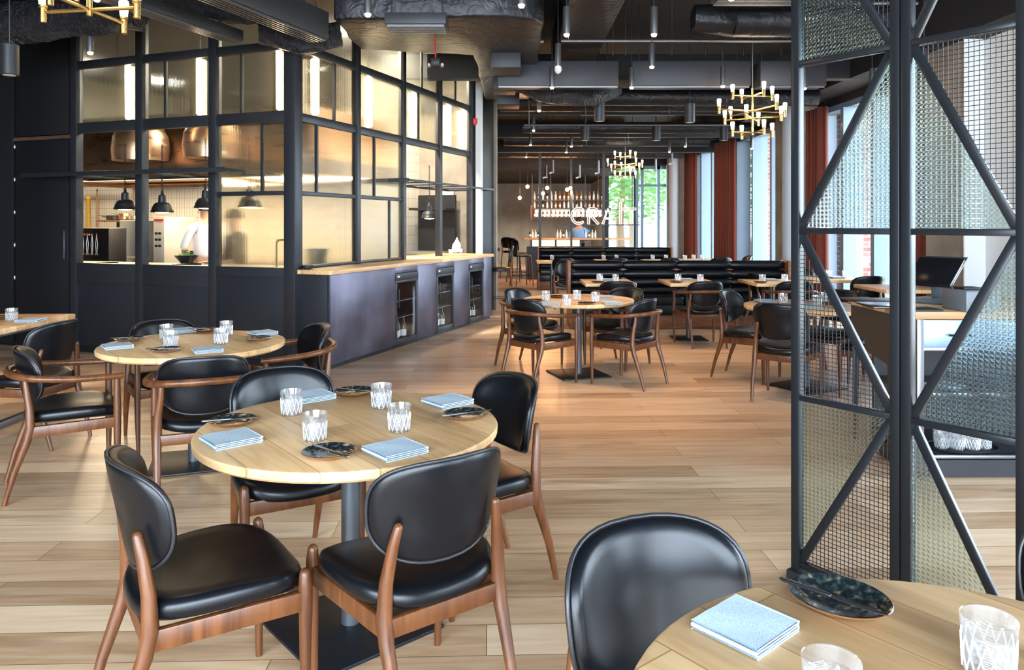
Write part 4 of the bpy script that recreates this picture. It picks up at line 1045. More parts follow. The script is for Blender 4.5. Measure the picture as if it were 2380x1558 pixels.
# things at the right hatch
P = K(0, .30); u = along(1062, P, D)
o = thing('white_jug', 'white porcelain jug with a lid on the counter under the right hatch', 'jug', K(u, .30, 1.015), RZD)
MB().lathe([(.05, 0), (.075, .02), (.085, .08), (.07, .15), (.05, .17), (.04, .19), (.02, .22), (.012, .25), (.004, .26)], n=20).build('jug_body', 'white', o)
MB().tube([(.08, 0, .14), (.13, 0, .12), (.12, 0, .06), (.08, 0, .05)], .009, 8).build('handle', 'white', o)
for j, (px, vv) in enumerate(((1048, .26), (1072, .22), (1056, .40))):
    P = K(0, vv); u = along(px, P, D); o = thing('small_cup', ['small white cup left of the porcelain jug', 'small white cup right of the porcelain jug', 'small white cup behind the porcelain jug'][j], 'cup', K(u, vv, 1.015), 0, 'white cups beside the porcelain jug')
    MB().lathe([(.025, 0), (.035, .01), (.042, .07), (.038, .07), (.03, .012), (.005, .01)], n=16).build('cup_body', 'white', o)
o = kt('wall_cabinet', 'dark steel shelf unit in the depth of the kitchen on the right', 'shelf', 5.2, .95)
MB().box((0, 0, 1.0), (.5, .7, .05)).build('board', 'stain', o); MB().box((0, 0, 1.75), (.4, .7, .04)).build('board', 'black', o); MB().box((.2, 0, 1.0), (.05, .72, 2.0)).build('back_board', 'black', o); MB().box((0, 0, .48), (.46, .66, .94)).build('cabinet', 'black', o)
o = tag(MB().box((0, 0, 0), (.03, .30, .28)).build('wall_sign', 'white'), 'small white square board on the plaster wall in the kitchen', 'sign'); P = K(5.52, 0); v = along(1036, P, E); o.location = K(5.54, v, 1.95); o.rotation_euler = (0, 0, RZD)
# dark cupboard wall left of the hatches
cw = thing('dark_cupboard_wall', 'tall black cupboard doors at the left edge beside the kitchen hatches', 'cupboard', K(0, 0, 0), 0)
v1 = along(42, K0, E); v0 = vs_[3]+.05
dr = kb(MB(), K(0, v0+.05), K(0, v1), .05, .05, 2.50).build('door', 'black', cw, bevel=.004)
kb(MB(), K(-.045, v0+.085), K(-.045, v0+.105), .02, 1.08, 1.42).build('handle', 'bsteel', dr, bevel=.003)
kb(MB(), K(0, v0+.05), K(0, v1), .05, 2.56, 4.1).build('upper_door', 'black', cw, bevel=.004)
kb(MB(), K(0, v0), K(0, v1+.1), .02, 2.51, 2.55).build('copper_edge', 'copper', cw)
kb(MB(), K(0, v1+.06), K(0, v1+2.6), .05, .05, 4.1).build('door', 'black', cw, bevel=.004)
kb(MB(), K(.03, v0), K(.03, v1+2.7), .01, .0, 4.15).build('carcass', 'black', cw)
hg = MB()
for z in (.84, 1.24, 1.64, 2.04, 2.44): p = K(-.02, v1+.03, 0)-K0; hg.lathe([(.004, -.03), (.012, -.02), (.014, 0), (.012, .02), (.004, .03)], (p.x, p.y, z), 10)
hg.build('hinge_knobs', 'stain', cw)
for z in (.84, 1.24, 1.64, 2.04): pass
# ---------------------------------------------------------------- ceiling services
def wob(pts, rs, n=20, amp=.035, seg=.12, seed=1):
    """a sagging wrapped duct with crinkles"""
    rnd = random.Random(seed); P = []; R_ = []
    pts = [Vector(p) for p in pts]
    for i in range(len(pts)-1):
        L = (pts[i+1]-pts[i]).length; k = max(1, int(L/seg))
        for j in range(k): u = j/k; P.append(pts[i].lerp(pts[i+1], u)); R_.append(rs[i]+(rs[i+1]-rs[i])*u)
    P.append(pts[-1]); R_.append(rs[-1])
    b = MB(); b.tube(P, R_, n)
    for v in b.v:
        v += Vector((rnd.gauss(0, amp*.35), rnd.gauss(0, amp*.35), rnd.gauss(0, amp*.35)))
    return b
def duct(b, label, m='duct', name='air_duct', bevel=0, smooth=50):
    o = b.build(name, m, None, bevel=bevel, smooth=smooth); return tag(o, label, 'duct')
duct(wob([(-5.6, 7.3, 3.42), (-4.6, 7.2, 3.44), (-3.55, 7.1, 3.52)], [.20, .19, .17], seed=1), 'crinkled black flexible duct at the top left corner', 'foil')
duct(wob([(-4.2, 6.6, 3.76), (-3.3, 6.9, 3.68), (-2.55, 7.25, 3.64), (-2.2, 7.35, 3.66)], [.20, .22, .22, .12], seed=2), 'fat crinkled black duct left of the slot diffusers', 'foil')
duct(wob([(-2.5, 7.5, 3.45), (-2.1, 7.5, 3.36), (-1.75, 7.6, 3.42)], [.14, .17, .12], seed=3), 'short crinkled duct sagging above the kitchen corner post', 'foil')
duct(MB().tube([(-3.4, 6.9, 3.95), (-.6, 7.0, 3.95)], .16, 20), 'smooth black round duct crossing above the crinkled one')
def slotbox(p0, p1, w_, h_, label):
    p0 = Vector(p0); p1 = Vector(p1); d = p1-p0; L = d.length
    t = thing('slot_diffuser', label, 'diffuser', (p0+p1)/2, math.atan2(d.y, d.x))
    MB().box((0, 0, h_/2+.02), (L, w_, h_)).build('housing', 'greybox', t, bevel=.004)
    for k in range(5): MB().box((0, (k-2)*w_/5.2, .008), (L-.04, w_/16, .022)).build('slat', 'bsteel', t)
    MB().box((0, 0, .018), (L-.02, w_-.02, .004)).build('dark_slot', 'black', t)
    for s_ in (-1, 1): MB().tube([(s_*L*.42, 0, h_), (s_*L*.42, 0, 1.04)], .006, 6).build('hanging_rod', 'steel', t)
    return t
e1 = Vector((-2.70, 7.35, 3.27)); slotbox(e1-D*2.8, e1, .16, .10, 'long slot diffuser running towards the viewer, left one')
e2 = Vector((-1.88, 7.30, 3.27)); slotbox(e2-D*2.8, e2, .22, .26, 'long slot diffuser with a deep grey housing, right of the crinkled duct')
slotbox((-1.16, 6.95, 3.30), (-.60, 6.95, 3.30), .30, .10, 'short slot diffuser hanging before the wrapped duct')
slotbox((1.75, 6.5, 3.42), (2.8, 6.5, 3.42), .22, .10, 'slot diffuser at the top beside the metal screen')
# wrapped rectangular duct: a cross piece that turns away with a rounded corner
out = [(-1.75, 7.35), (-.2, 7.25), (.05, 7.28), (.22, 7.38), (.32, 7.55), (.33, 8.0), (.30, 9.6), (.28, 11.0), (.27, 12.1), (-.43, 12.1), (-.44, 11.0), (-.46, 8.9), (-1.75, 8.6)]
b = MB(); n0 = []
for i in range(len(out)):
    p, q = Vector(out[i]), Vector(out[(i+1) % len(out)]); k = max(1, int((q-p).length/.25))
    for j in range(k): r = p.lerp(q, j/k); n0.append((r.x+random.gauss(0, .012), r.y+random.gauss(0, .012)))
b.prism(n0, 3.50, 4.05); duct(b, 'large black wrapped duct that turns away from the viewer left of the middle', 'duct', bevel=.03)
duct(MB().box((.82, 8.6, 3.88), (.55, 3.6, .46)), 'rectangular black duct running away above the first row of spotlights', 'duct', bevel=.02)
for i, (x, y, z, w_) in enumerate(((-.07, 9.0, 3.415, .35), (-.06, 11.7, 3.415, .35), (-.1, 10.4, 3.415, .3))):
    o = MB().box((0, 0, 0), (w_, .5, .18)).build('duct_branch_box', 'greybox', None, bevel=.01); o.location = (x, y, z); tag(o, ['nearest grey vent box under the long wrapped duct', 'furthest grey vent box under the long wrapped duct', 'middle grey vent box under the long wrapped duct'][i], 'vent', 'vent boxes under the duct')
for i, (x0, x1) in enumerate(((-.18, 1.34), (1.51, 3.0), (3.12, 3.95))):
    t = thing('ceiling_box', ['wide flat grey metal box hanging from the ceiling, left of three', 'wide flat grey metal box hanging from the ceiling, middle of three', 'grey metal box hanging from the ceiling behind the brass chandelier'][i], 'ceiling box', ((x0+x1)/2, 9.55, 3.39), 0, 'grey boxes hung under the ceiling')
    MB().box((0, 0, 0), (x1-x0, .30, .31)).build('casing', 'greybox', t, bevel=.006)
    MB().box((0, -.1, -.165), (x1-x0-.02, .03, .02)).build('edge_strip', 'bsteel', t)
    for s_ in (-1, 1): MB().tube([(s_*(x1-x0)*.42, 0, .155), (s_*(x1-x0)*.42, 0, .92)], .006, 6).build('hanging_rod', 'steel', t)
duct(wob([(.0, 10.2, 3.42), (.5, 10.2, 3.26), (1.1, 10.2, 3.24), (1.45, 10.2, 3.36)], [.10, .13, .14, .10], 16, seed=5, amp=.03), 'silver crinkled flexible duct under the left grey box', 'foil', smooth=80)
duct(wob([(.95, 6.6, 3.85), (1.3, 6.7, 3.72), (1.75, 6.7, 3.70)], [.14, .17, .14], 18, seed=6), 'crinkled foil duct at the top, right of the rectangular duct', 'foil', smooth=80)
b = wob([(1.85, 7.65, 3.60), (2.25, 7.65, 3.58)], [.13, .17], 18, seed=7, amp=.02); b.tube([(2.25, 7.65, 3.58), (3.9, 7.65, 3.58)], .17, 20)
duct(b, 'round black duct ending in a crinkled sleeve, above the brass chandelier')
for i, (y, z, x0, x1, r) in enumerate(((11.2, 3.40, .3, 4.6, .13), (12.6, 3.55, -.2, 4.4, .16), (14.4, 3.35, .2, 4.6, .11), (17.4, 3.45, -.2, 4.6, .15), (19.2, 3.30, -1.2, 4.4, .12))):
    b = MB().tube([(x0, y, z), (x1, y+.1, z)], r, 18)
    for x in (x0+.4, x1-.4): b.tube([(x, y, z+r-.01), (x, y, 4.30)], .006, 5)
    duct(b, 'round black duct crossing the room, %s' % ['nearest of the row beyond the grey boxes', 'second beyond the grey boxes', 'third beyond the grey boxes', 'fourth beyond the grey boxes', 'furthest, near the bar'][i])
for i, (y, z, h_) in enumerate(((10.8, 3.75, .35), (13.4, 3.62, .35), (16.0, 3.50, .32), (18.4, 3.40, .30))):
    t = MB().box((1.7, y, z), (7.0, .20, h_)).build('ceiling_beam', 'ceil', None, bevel=.01); tag(t, 'black steel beam crossing under the ceiling, %s' % ['nearest', 'second', 'third', 'furthest'][i], 'beam', 'black beams under the ceiling')
for i, (y, z, x0, x1) in enumerate(((7.0, 3.66, .35, 1.1), (8.3, 3.52, -.42, .35), (8.35, 3.54, .55, 4.0), (7.2, 3.62, 2.0, 3.9), (12.0, 3.24, 1.1, 2.6), (12.3, 3.12, .2, 3.6), (14.9, 3.05, 1.4, 2.4), (5.9, 3.55, -4.6, -3.0))):
    b = MB().tube([(x0, y, z), (x1, y, z)], .018, 8)
    for x in (x0+.08, x1-.08): b.tube([(x, y, z), (x, y, 4.31)], .005, 5)
    t = b.build('conduit_pipe', 'bsteel'); tag(t, 'thin metal pipe under the ceiling, %s' % ['beside the nearest middle spotlight', 'under the long wrapped duct', 'long one above the grey boxes', 'above the brass chandelier', 'short one beyond the grey boxes', 'long low one in the middle', 'carrying the further chandelier', 'at the top left'][i], 'pipe')
for i in range(7):
    x = (1.2, 1.35, 1.9, 2.3, 2.5, 2.75, 3.2)[i]; o = MB().tube([(x, 8.9, 3.5), (x, 8.9, 4.3)], .006, 5).build('threaded_rod', 'steel'); tag(o, ['leftmost thin threaded rod under the black ceiling', 'second thin threaded rod from the left under the ceiling', 'third thin threaded rod from the left under the ceiling', 'middle thin threaded rod of the row under the ceiling', 'third thin threaded rod from the right under the ceiling', 'second thin threaded rod from the right under the ceiling', 'thin threaded rod nearest the metal screen under the ceiling'][i], 'rod', 'threaded rods under the ceiling')
# alarm lamp on a red cord
o = thing('smoke_detector', 'small black twin headed detector hanging on a red cord before the glass partition', 'detector', PY(1012, 150, 8.0))
MB().tube([(0, 0, .02), (0, 0, .62)], .008, 8).build('red_cord', 'red', o)
MB().box((0, 0, .03), (.10, .07, .07)).build('box', 'black', o, bevel=.01)
for s_ in (-1, 1): MB().lathe([(.012, .02), (.022, .01), (.022, -.01), (.012, -.03)], (s_*.07, 0, 0), 14).build('lamp_head', 'bsteel', o); 
MB().bar((-.09, 0, .01), (.09, 0, .01), .012, .012).build('crossbar', 'black', o)
o = tag(MB().lathe([(.005, .05), (.04, .04), (.045, 0), (.03, -.03), (.005, -.045)], n=20).build('ceiling_dome', 'white'), 'small white dome camera hanging under the second middle spotlight', 'camera'); o.location = PY(1297, 163, 8.9)
o = tag(MB().lathe([(.005, .06), (.05, .05), (.055, 0), (.04, -.05), (.005, -.06)], n=16).build('alarm_bell', 'red'), 'small red alarm at the top of the white pole', 'alarm'); o.location = PY(1103, 283, 12.2)
# ---------------------------------------------------------------- spotlights
def spot_model():
    t = thing('pendant_spotlight', 'spot', 'spotlight')
    MB().tube([(0, 0, .24), (0, 0, 1.16)], .005, 6).build('cable', 'steel', t)
    MB().lathe([(.026, 0), (.032, .004), (.032, .235), (.028, .242)], n=18).build('housing', 'bsteel', t)
    MB().lathe([(.004, -.022), (.018, -.018), (.025, -.002), (.020, .010)], n=14).build('bulb', 'bulb', t, smooth=80)
    return t
sp0 = spot_model()
spots = [(1317, 80), (1297, 155), (1283, 203), (1253, 257), (1240, 303), (1233, 337), (1223, 365), (1217, 386), (1520, 80), (1515, 155), (1468, 203), (1680, 200), (1593, 340),
         (1328, 340), (1316, 354), (1556, 353), (1595, 392), (1747, 345), (1658, 372), (1870, 205), (2027, 205), (1918, 290), (2148, 165), (210, 122), (855, 33), (1212, 12), (225, -2), (1700, -4)]
sl = ['first of the middle left row', 'second of the middle left row', 'third of the middle left row', 'fourth of the middle left row', 'fifth of the middle left row', 'sixth of the middle left row', 'seventh of the middle left row', 'last of the middle left row',
      'nearest above the middle round table', 'before the middle grey box', 'left of the middle grey box edge', 'beside the nearer brass chandelier', 'far right above the banquette', 'far middle, upper of a pair', 'far middle, lower of a pair', 'right of the further chandelier', 'before the far curtain', 'before the middle window', 'between two rust curtains', 'just right of the screen post', 'before the middle screen post', 'before the curtain behind the screen', 'seen through the wire mesh top', 'before the left kitchen glass', 'beside the short slot diffuser', 'on the rounded corner of the wrapped duct', 'at the top left edge of the photo', 'at the top edge beside the screen']
ZS = 3.15
for i, (px, py) in enumerate(spots):
    z = ZS if not (px > 1740 and py > 340) else 3.0
    p = PZ(px, py, z) if py > 0 else PY(px, py, 5.9)
    place(sp0, p, 0, 'slim pendant spotlight, '+sl[i], 'lit slim pendant spotlights')
    if i in (0, 1, 2, 3, 4, 6, 8, 9, 10, 11, 12, 13, 19, 23, 24, 25, 26, 27):
        l = bpy.data.lights.new('spot_beam', 'SPOT'); l.energy = 36; l.color = (1, .66, .42); l.spot_size = 1.0; l.spot_blend = .6; l.shadow_soft_size = .03
        lo = bpy.data.objects.new('spot_beam', l); COL.objects.link(lo); lo.location = p-Vector((0, 0, .03))
wide = thing('wide_spotlight', 'wide', 'spotlight')
MB().tube([(0, 0, .27), (0, 0, 1.42)], .007, 6).build('stem', 'steel', wide)
MB().lathe([(.070, 0), (.075, .005), (.075, .265), (.07, .272)], n=24).build('housing', 'steel', wide)
MB().lathe([(.01, -.003), (.05, -.002), (.055, .004), (.01, .006)], n=20).build('lens', M['label'], wide)
for i, (px, py, Y) in enumerate(((1393, 282, 10.5), (1603, 285, 10.7), (1360, 327, 13.5), (1525, 327, 13.5), (1682, 327, 13.5), (22, 175, 6.6))):
    place(wide, PY(px, py, Y), 0, 'unlit wide black cylinder spotlight, '+['left of the nearer row', 'right of the nearer row beside the chandelier', 'left of the further row', 'middle of the further row', 'right of the further row', 'at the left edge before the cupboard'][i], 'wide cylinder spotlights')
rod = thing('small_spotlight', 'small', 'spotlight')
MB().tube([(0, 0, 0), (0, 0, .32)], .028, 10).build('stem', 'bsteel', rod)
MB().tube([(0, 0, .3), (0, 0, 1.62)], .008, 6).build('cable', 'black', rod)
MB().tube([(0, 0, .02), (-.09, 0, -.01)], .022, 8).build('head', 'pale', rod)
for i, (px, py) in enumerate(((1285, 402), (1270, 413), (1347, 413), (1391, 403), (1562, 381), (1524, 400))):
    place(rod, PY(px, py, 18.6), 0, 'tiny hooked spotlight far back, '+['first from the left, higher', 'first from the left, lower', 'in the middle', 'left of the further chandelier', 'right of the further chandelier', 'before the end glazing'][i], 'tiny hooked spotlights before the bar')
for i, x in enumerate((-1.2, -.3, .8, 1.9)):  # added spots without fixtures, to brighten the mural wall
    l = bpy.data.lights.new('mural_fill_spot', 'SPOT'); l.energy = 110; l.color = (1, .84, .66); l.spot_size = 1.3; l.spot_blend = .7; l.shadow_soft_size = .06
    lo = bpy.data.objects.new('mural_fill_spot', l); COL.objects.link(lo); lo.location = (x, 23.6, 2.9); lo.rotation_euler = (.72, 0, 0)
# warm globe lamps over the bar
gl = thing('globe_lamp', 'globe', 'lamp')
MB().tube([(0, 0, .05), (0, 0, 2.14)], .006, 6).build('cord', 'black', gl)
MB().lathe([(.004, -.05), (.035, -.035), (.05, 0), (.035, .035), (.004, .05)], n=14).build('bulb', mat('amber_bulb', (1, .6, .3), .4, emit=(1, .42, .14), es=22), gl, smooth=80)
for i, (px, py) in enumerate(((1208, 460), (1226, 434), (1262, 450), (1272, 437), (1318, 441), (1326, 437))):
    place(gl, PY(px, py, 19.6), 0, 'glowing amber lamp above the bar, '+['leftmost and lowest', 'second from the left', 'third from the left, lower', 'fourth from the left', 'second from the right', 'rightmost'][i], 'amber lamps above the bar')
    l = bpy.data.lights.new('bar_glow', 'POINT'); l.energy = 12; l.color = (1, .5, .22); l.shadow_soft_size = .06
    lo = bpy.data.objects.new('bar_glow', l); COL.objects.link(lo); lo.location = PY(px, py, 19.5)-Vector((0, 0, .1))
# ---------------------------------------------------------------- chandeliers
def chandelier(label, loc, drop, rz):
    t = thing('chandelier', label, 'chandelier', loc, rz, 'brass candle chandeliers')
    MB().tube([(0, 0, -.27), (0, 0, .30)], .013, 10).build('centre_rod', 'brass', t)
    MB().tube([(0, 0, .30), (0, 0, drop)], .008, 8).build('stem', 'bsteel', t)
    for z, R_, a0, ks in ((.205, .26, .2, 4), (.02, .46, .30, 4), (-.07, .33, 1.05, 4), (-.24, .26, .2, 4)):
        for k in range(ks):
            a = a0+k*PI/2; e_ = Vector((R_*math.cos(a), R_*math.sin(a), z))
            ar = MB().tube([(0, 0, z), e_], .010, 8).build('arm', 'brass', t)
            MB().lathe([(.004, -.055), (.017, -.053), (.017, .020), (.022, .024), (.022, .034), (.004, .034)], e_, 14).build('candle_cup', 'brass', ar)
            MB().lathe([(.018, .034), (.025, .10), (.024, .118), (.018, .124), (.004, .125)], e_, 14).build('candle_bulb', 'candle', ar, smooth=60)
    l = bpy.data.lights.new('chandelier_glow', 'POINT'); l.energy = 10; l.color = (1, .80, .55); l.shadow_soft_size = .3
    lo = bpy.data.objects.new('chandelier_glow', l); COL.objects.link(lo); lo.location = Vector(loc)+Vector((0, 0, .12))
    return t
chandelier('brass chandelier with glowing candle bulbs, large one beside the metal screen', PY(1749, 262, 9.0), 1.48, 0)
chandelier('brass chandelier with glowing candle bulbs, further one over the banquettes', PY(1453, 385, 17.2), 1.48, .1)
chandelier('brass chandelier at the top left, only its lowest bulbs showing', PY(208, -42, 3.75)+Vector((0, 0, .1)), 1.49, -.35)

# ---------------------------------------------------------------- the bar at the back
YB = 20.0
bar = thing('bar_counter', 'long bar counter with a glowing amber front at the back of the room', 'bar', (0, YB, 0))
bx0, bx1 = (1225-CX)/F*YB, (1462-CX)/F*YB
MB().box(((bx0+bx1)/2, .3, 1.09), (bx1-bx0+.2, .75, .045)).build('bar_top', 'top', bar, bevel=.003)
MB().box(((bx0+bx1)/2, .35, .44), (bx1-bx0, .55, .86)).build('bar_base', 'steel', bar)
xs = [(p-CX)/F*YB for p in (1235, 1256, 1292, 1328, 1350)]
for i in range(4): MB().box(((xs[i]+xs[i+1])/2, .10, .975), (xs[i+1]-xs[i]-.05, .02, .17)).build('glowing_panel', 'panelglow', bar)
for x in xs: MB().box((x, .08, .55), (.05, .05, 1.06)).build('front_post', 'steel', bar)
for i, px in enumerate((1255, 1403)):
    o = MB().box((0, 0, 2.1), (.07, .07, 4.2)).build('steel_pole', 'steel', None); o.location = ((px-CX)/F*19.0, 19.0, 0); tag(o, ['tall slim steel pole left before the bar', 'tall slim steel pole right before the bar'][i], 'pole', 'steel poles before the bar')
o = MB().box((0, 0, 2.1), (.05, .05, 4.2)).build('steel_pole', 'steel', None); o.location = ((1328-CX)/F*19.6, 19.6, 0); tag(o, 'tall slim steel pole in the middle before the bar', 'pole', 'steel poles before the bar')
# hanging bottle rack
YR = 21.0; rx0, rx1 = (1236-CX)/F*YR, (1404-CX)/F*YR
rk = thing('bottle_rack', 'black steel rack full of bottles hanging over the bar', 'rack', (0, YR, 0))
for z in (1.66, 1.92, 2.16):
    MB().box(((rx0+rx1)/2+.1, .2, z), (rx1-rx0+.2, .40, .025)).build('shelf', 'steel', rk)
MB().box(((rx0+rx1)/2+.1, .36, 1.80), (rx1-rx0, .01, .20)).build('back_glow', 'strip', rk)
MB().box((rx0-.02, .2, 1.80), (.03, .42, .42)).build('side_panel', 'brownwood', rk)
for px in (1237, 1256, 1280, 1329, 1360, 1404): MB().box(((px-CX)/F*YR, .0, 2.25), (.025, .025, 1.25)).build('hanging_bar', 'steel', rk)
rnd = random.Random(4); n = 0; q_ = []
for row, z in enumerate((1.6725, 1.9325, 2.1725)):
    for j in range(17): q_.append((row, j, z))
for row, j, z in q_:
    x = rx0+.08+(rx1-rx0)*j/17
    place(bot[rnd.choice((0, 1, 2, 1))], (x, YR+.12, z), j, '%s bottle on the %s shelf of the rack hanging over the bar' % (['leftmost', 'second from left', 'third from left', 'fourth from left', 'fifth from left', 'sixth from left', 'seventh from left', 'eighth from left', 'middle', 'eighth from right', 'seventh from right', 'sixth from right', 'fifth from right', 'fourth from right', 'third from right', 'second from right', 'rightmost'][j], ['lowest', 'middle', 'top'][row]), 'bottles on the hanging rack', .72 if row == 0 else .80)
for j in range(12):
    px = (1232, 1238, 1245, 1251, 1296, 1303, 1310, 1317, 1362, 1370, 1377, 1384)[j]
    x = (px-CX)/F*(YB+.2); place(bot[2 if j % 3 else 0], (x, YB+.25, 1.1145), j, 'bottle standing on the bar top, %s' % ['leftmost', 'second from the left', 'third from the left', 'beside the left pole', 'left of the middle pole, first', 'left of the middle pole, second', 'left of the middle pole, third', 'nearest the middle pole', 'right of the barman, first', 'right of the barman, second', 'right of the barman, third', 'rightmost'][j], 'bottles on the bar top', .75)
# bar stools
st = thing('bar_stool', 'stool', 'stool')
MB().pillow(sell(.21, .20, 3, 24), [(.9, .70), (1, .715), (1, .74), (.9, .755), (.4, .76)], lambda x, y, z: Vector((x, y, z))).build('seat', 'leather', st)
MB().pillow(sell(.21, .15, 3, 24), [(.9, -.015), (1, -.008), (1, .008), (.9, .015)], lambda a, c, d: Vector((a, -.2+.5*a*a-d-c*.15, .98+c))).build('backrest', 'leather', st)
for sx_ in (-1, 1):
    for sy_ in (-1, 1): MB().tube([(sx_*.21, sy_*.2, 0), (sx_*.17, sy_*.16, .71)] if sy_ > 0 else [(sx_*.21, -.24, 0), (sx_*.17, -.18, .7), (sx_*.16, -.2, 1.0)], .014, 8).build('leg', 'walnut', st)
MB().tube([(-.2, .19, .25), (.2, .19, .25), (.2, -.21, .25), (-.2, -.21, .25)], .010, 6, closed=True).build('foot_ring', 'steel', st)
for i, (px, Y, r_) in enumerate(((1206, 19.2, -.9), (1214, 18.0, -1.2), (1188, 20.6, -.6))):
    place(st, ((px-CX)/F*Y, Y, 0), r_, 'dark bar stool at the left end of the bar, %s' % ['middle one', 'nearest', 'furthest'][i], 'bar stools at the left end')
place(st, ((1162-CX)/F*12.7, 12.7, 0), 1.6, 'leather bar stool behind the far end of the steel counter', 'bar stool behind the counter')
tt = thing('high_table', 'dark high table beyond the far end of the counter', 'table', ((1118-CX)/F*13.6, 13.6, 0))
MB().box((0, 0, 1.03), (.7, .6, .04)).build('tabletop', 'black', tt, bevel=.003); MB().box((0, 0, .5), (.6, .5, 1.0)).build('cabinet', 'brownwood', tt)
# neon sign: the word CRAfT as doubled glass tubes
YN = 18.7
sg = thing('neon_sign', 'glowing neon sign reading CRAfT before the bar', 'sign', PY(1400, 503, YN))
def NP_(px, py): q = PY(px, py, YN)-PY(1400, 503, YN); return (q.x, 0, q.z)
def stroke(parent, pts, wd=4.2):
    P = [Vector((p[0], p[1])) for p in pts]; n = len(P); L = []; R_ = []
    for i in range(n):
        t = (P[min(i+1, n-1)]-P[max(i-1, 0)]).normalized(); nn = Vector((-t.y, t.x))*wd/2
        L.append(P[i]+nn); R_.append(P[i]-nn)
    loop = L+R_[::-1]
    MB().tube([NP_(*p) for p in loop], .010, 6, closed=True).build('tube', 'neon', parent, smooth=80)
def letter(nm): o = bpy.data.objects.new(nm, None); COL.objects.link(o); o.parent = sg; return o
arc = lambda cx_, cy_, rx, ry, a0, a1, k=14: [(cx_+rx*math.cos(math.radians(a0+(a1-a0)*i/k)), cy_-ry*math.sin(math.radians(a0+(a1-a0)*i/k))) for i in range(k+1)]
a = letter('letter_c'); stroke(a, arc(1345, 502, 16, 18, 48, 312))
a = letter('letter_r'); stroke(a, [(1368, 521), (1368, 485)]); stroke(a, [(1368, 485)]+arc(1380, 494, 9, 9, 90, -90, 8)+[(1374, 503), (1391, 521)])
a = letter('letter_a'); stroke(a, [(1401, 521), (1413, 486), (1425, 521)]); stroke(a, [(1407, 508), (1419, 508)], 3)
a = letter('letter_f'); stroke(a, [(1442, 521), (1442, 478), (1443, 470), (1449, 463)])
a = letter('letter_t'); stroke(a, [(1444, 486), (1478, 486)]); stroke(a, [(1467, 488), (1467, 521)])
o = MB().box((0, .03, NP_(0, 523)[2]), (1.9, .03, .03)).box((0, .03, NP_(0, 488)[2]), (1.5, .02, .02)).build('sign_rail', 'steel', sg)
for x in (-.8, -.1, .75): MB().box((x, .03, 1.26), (.012, .012, 2.72)).build('hanger', 'steel', sg)

# ---------------------------------------------------------------- people
def skin_body(name, verts, edges, radii, m, parent=None, lv=2):
    me = bpy.data.meshes.new(name); me.from_pydata(verts, edges, [])
    o = bpy.data.objects.new(name, me); COL.objects.link(o)
    o.modifiers.new('skin', 'SKIN'); 
    sv = me.skin_vertices[0].data if me.skin_vertices else None
    if sv is None:
        bm = bmesh.new(); bm.from_mesh(me); bm.verts.layers.skin.verify(); bm.to_mesh(me); bm.free(); sv = me.skin_vertices[0].data
    for i, r in enumerate(radii): sv[i].radius = r if hasattr(r, '__len__') else (r, r); sv[i].use_root = (i == 0)
    s = o.modifiers.new('sub', 'SUBSURF'); s.levels = lv; s.render_levels = lv
    dg = bpy.context.evaluated_depsgraph_get(); m2 = bpy.data.meshes.new_from_object(o.evaluated_get(dg)); bpy.data.objects.remove(o)
    for p in m2.polygons: p.use_smooth = True
    m2.materials.clear(); m2.materials.append(M[m])
    o = bpy.data.objects.new(name, m2); COL.objects.link(o)
    if parent: o.parent = parent
    return o
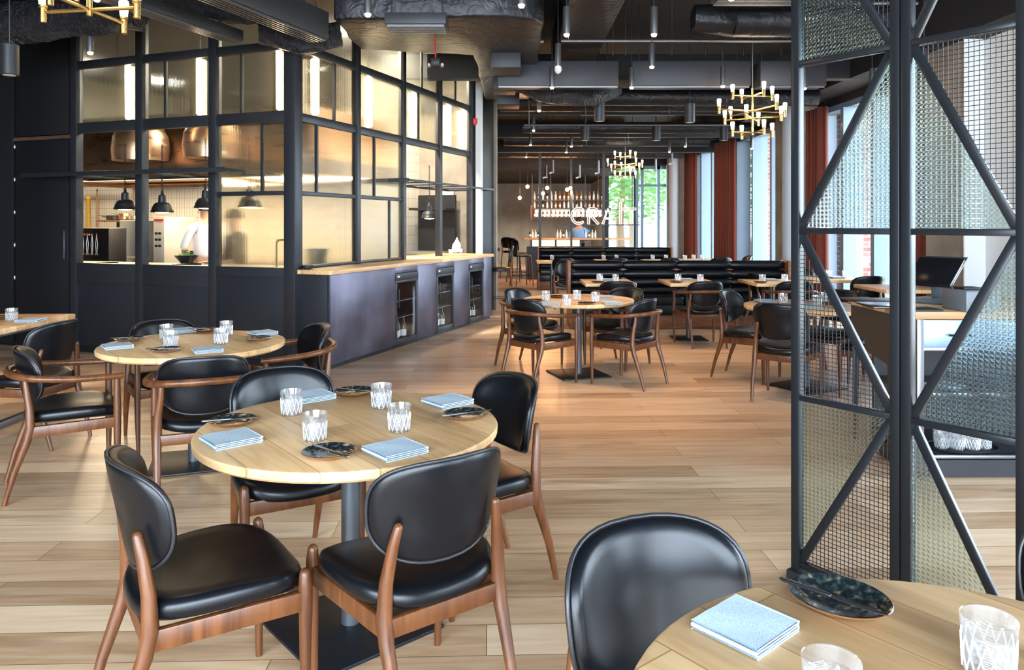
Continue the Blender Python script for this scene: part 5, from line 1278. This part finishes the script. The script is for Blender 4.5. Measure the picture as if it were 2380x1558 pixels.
def person(label, loc, rz, shirt, hair='hair', arms='work', apron=None, hat=False):
    t = thing('person', label, 'person', loc, rz)
    # facing +Y; pelvis first
    V = [(0, 0, .95), (0, .0, 1.15), (0, .01, 1.35), (0, .0, 1.47), (0, .02, 1.56), (0, .04, 1.66), (0, .03, 1.74)]
    Ed = [(0, 1), (1, 2), (2, 3), (3, 4), (4, 5), (5, 6)]; R_ = [(.16, .11), (.14, .10), (.17, .11), (.10, .08), (.055, .055), (.085, .10), (.06, .07)]
    arm_v = {}
    for s in (-1, 1):
        b0 = len(V)
        V += [(s*.20, 0, 1.43), (s*.27, .06, 1.17), (s*.20, .30, 1.12), (s*.15, .38, 1.13)]
        R_ += [.055, .042, .032, .028]; Ed += [(3, b0), (b0, b0+1), (b0+1, b0+2), (b0+2, b0+3)]; arm_v[s] = b0
        for k in range(4):
            n0 = len(V); dx = (k-1.5)*.018
            V += [(s*.15+dx, .43, 1.125), (s*.15+dx*1.1, .46-.006*abs(k-1), 1.10)]; R_ += [.009, .008]; Ed += [(b0+3, n0), (n0, n0+1)]
        n0 = len(V); V += [(s*.11, .40, 1.12), (s*.095, .43, 1.105)]; R_ += [.011, .009]; Ed += [(b0+3, n0), (n0, n0+1)]
        n0 = len(V); V += [(s*.10, 0, .88), (s*.11, .02, .50), (s*.11, -.02, .09), (s*.12, .12, .04)]; R_ += [.085, .055, .04, .035]; Ed += [(0, n0), (n0, n0+1), (n0+1, n0+2), (n0+2, n0+3)]
    skin_body('body', V, Ed, R_, 'skin', t)
    for nm, m_, rr, top in (('shirt', shirt, 1.18, True), ('trousers', 'apron', 1.22, False)):
        if top:
            V2 = [(0, 0, .98), (0, 0, 1.15), (0, .01, 1.35), (0, 0, 1.48)]; E2 = [(0, 1), (1, 2), (2, 3)]; R2 = [(.19, .14), (.17, .13), (.20, .13), (.10, .09)]
            for s in (-1, 1):
                b0 = len(V2); V2 += [(s*.20, 0, 1.43), (s*.27, .06, 1.18), (s*.25, .13, 1.155)]; R2 += [.075, .06, .055]; E2 += [(3, b0), (b0, b0+1), (b0+1, b0+2)]
        else:
            V2 = [(0, 0, .98)]; E2 = []; R2 = [(.18, .13)]
            for s in (-1, 1):
                b0 = len(V2); V2 += [(s*.10, 0, .88), (s*.11, .02, .50), (s*.11, -.02, .10)]; R2 += [.105, .075, .07]; E2 += [(0, b0), (b0, b0+1), (b0+1, b0+2)]
        skin_body(nm, V2, E2, R2, m_, t)
    h = MB().lathe([(.01, .108), (.05, .098), (.080, .06), (.090, .02), (.088, -.01), (.075, -.02)], (0, .018, 1.70), 20, 1, 1.15).build('hair', 'whitecloth' if hat else hair, t, smooth=80)
    MB().tube([(0, .125, 1.69), (0, .150, 1.655), (0, .130, 1.645)], [.010, .014, .010], 8).build('nose', 'skin', t)
    for s in (-1, 1):
        MB().lathe([(.002, -.009), (.009, 0), (.002, .009)], (s*.034, .118, 1.69), 10).build('eye', 'black', t)
        MB().lathe([(.004, -.03), (.014, -.01), (.014, .015), (.005, .03)], (s*.092, .03, 1.67), 10, .6, 1.2).build('ear', 'skin', t)
    MB().tube([(-.028, .125, 1.612), (0, .132, 1.609), (.028, .125, 1.612)], .005, 6).build('mouth', 'red', t)
    MB().prism([(-.15, .135), (.15, .135), (.17, .15), (-.17, .15)], .62, 1.12).build('apron', 'apron', t, bevel=.004) if apron else None
    return t
v = pick(478, 0, 1.85); person('cook in a white jacket seen from the side behind the hatch, leaning over the stove', K(1.85, v, 0), RZD-.5, 'whitecloth', apron=True)
v = pick(548, 0, 1.06); person('dark haired person in a black top blurred behind the reeded glass', K(1.06, v, 0)-Vector((0, 0, .12)), RZD+1.0, 'apron')
person('barman in a blue shirt bending behind the bar', ((1345-CX)/F*(YB+.95), YB+.78, -.12), PI-.2, 'blueshirt', apron=True)
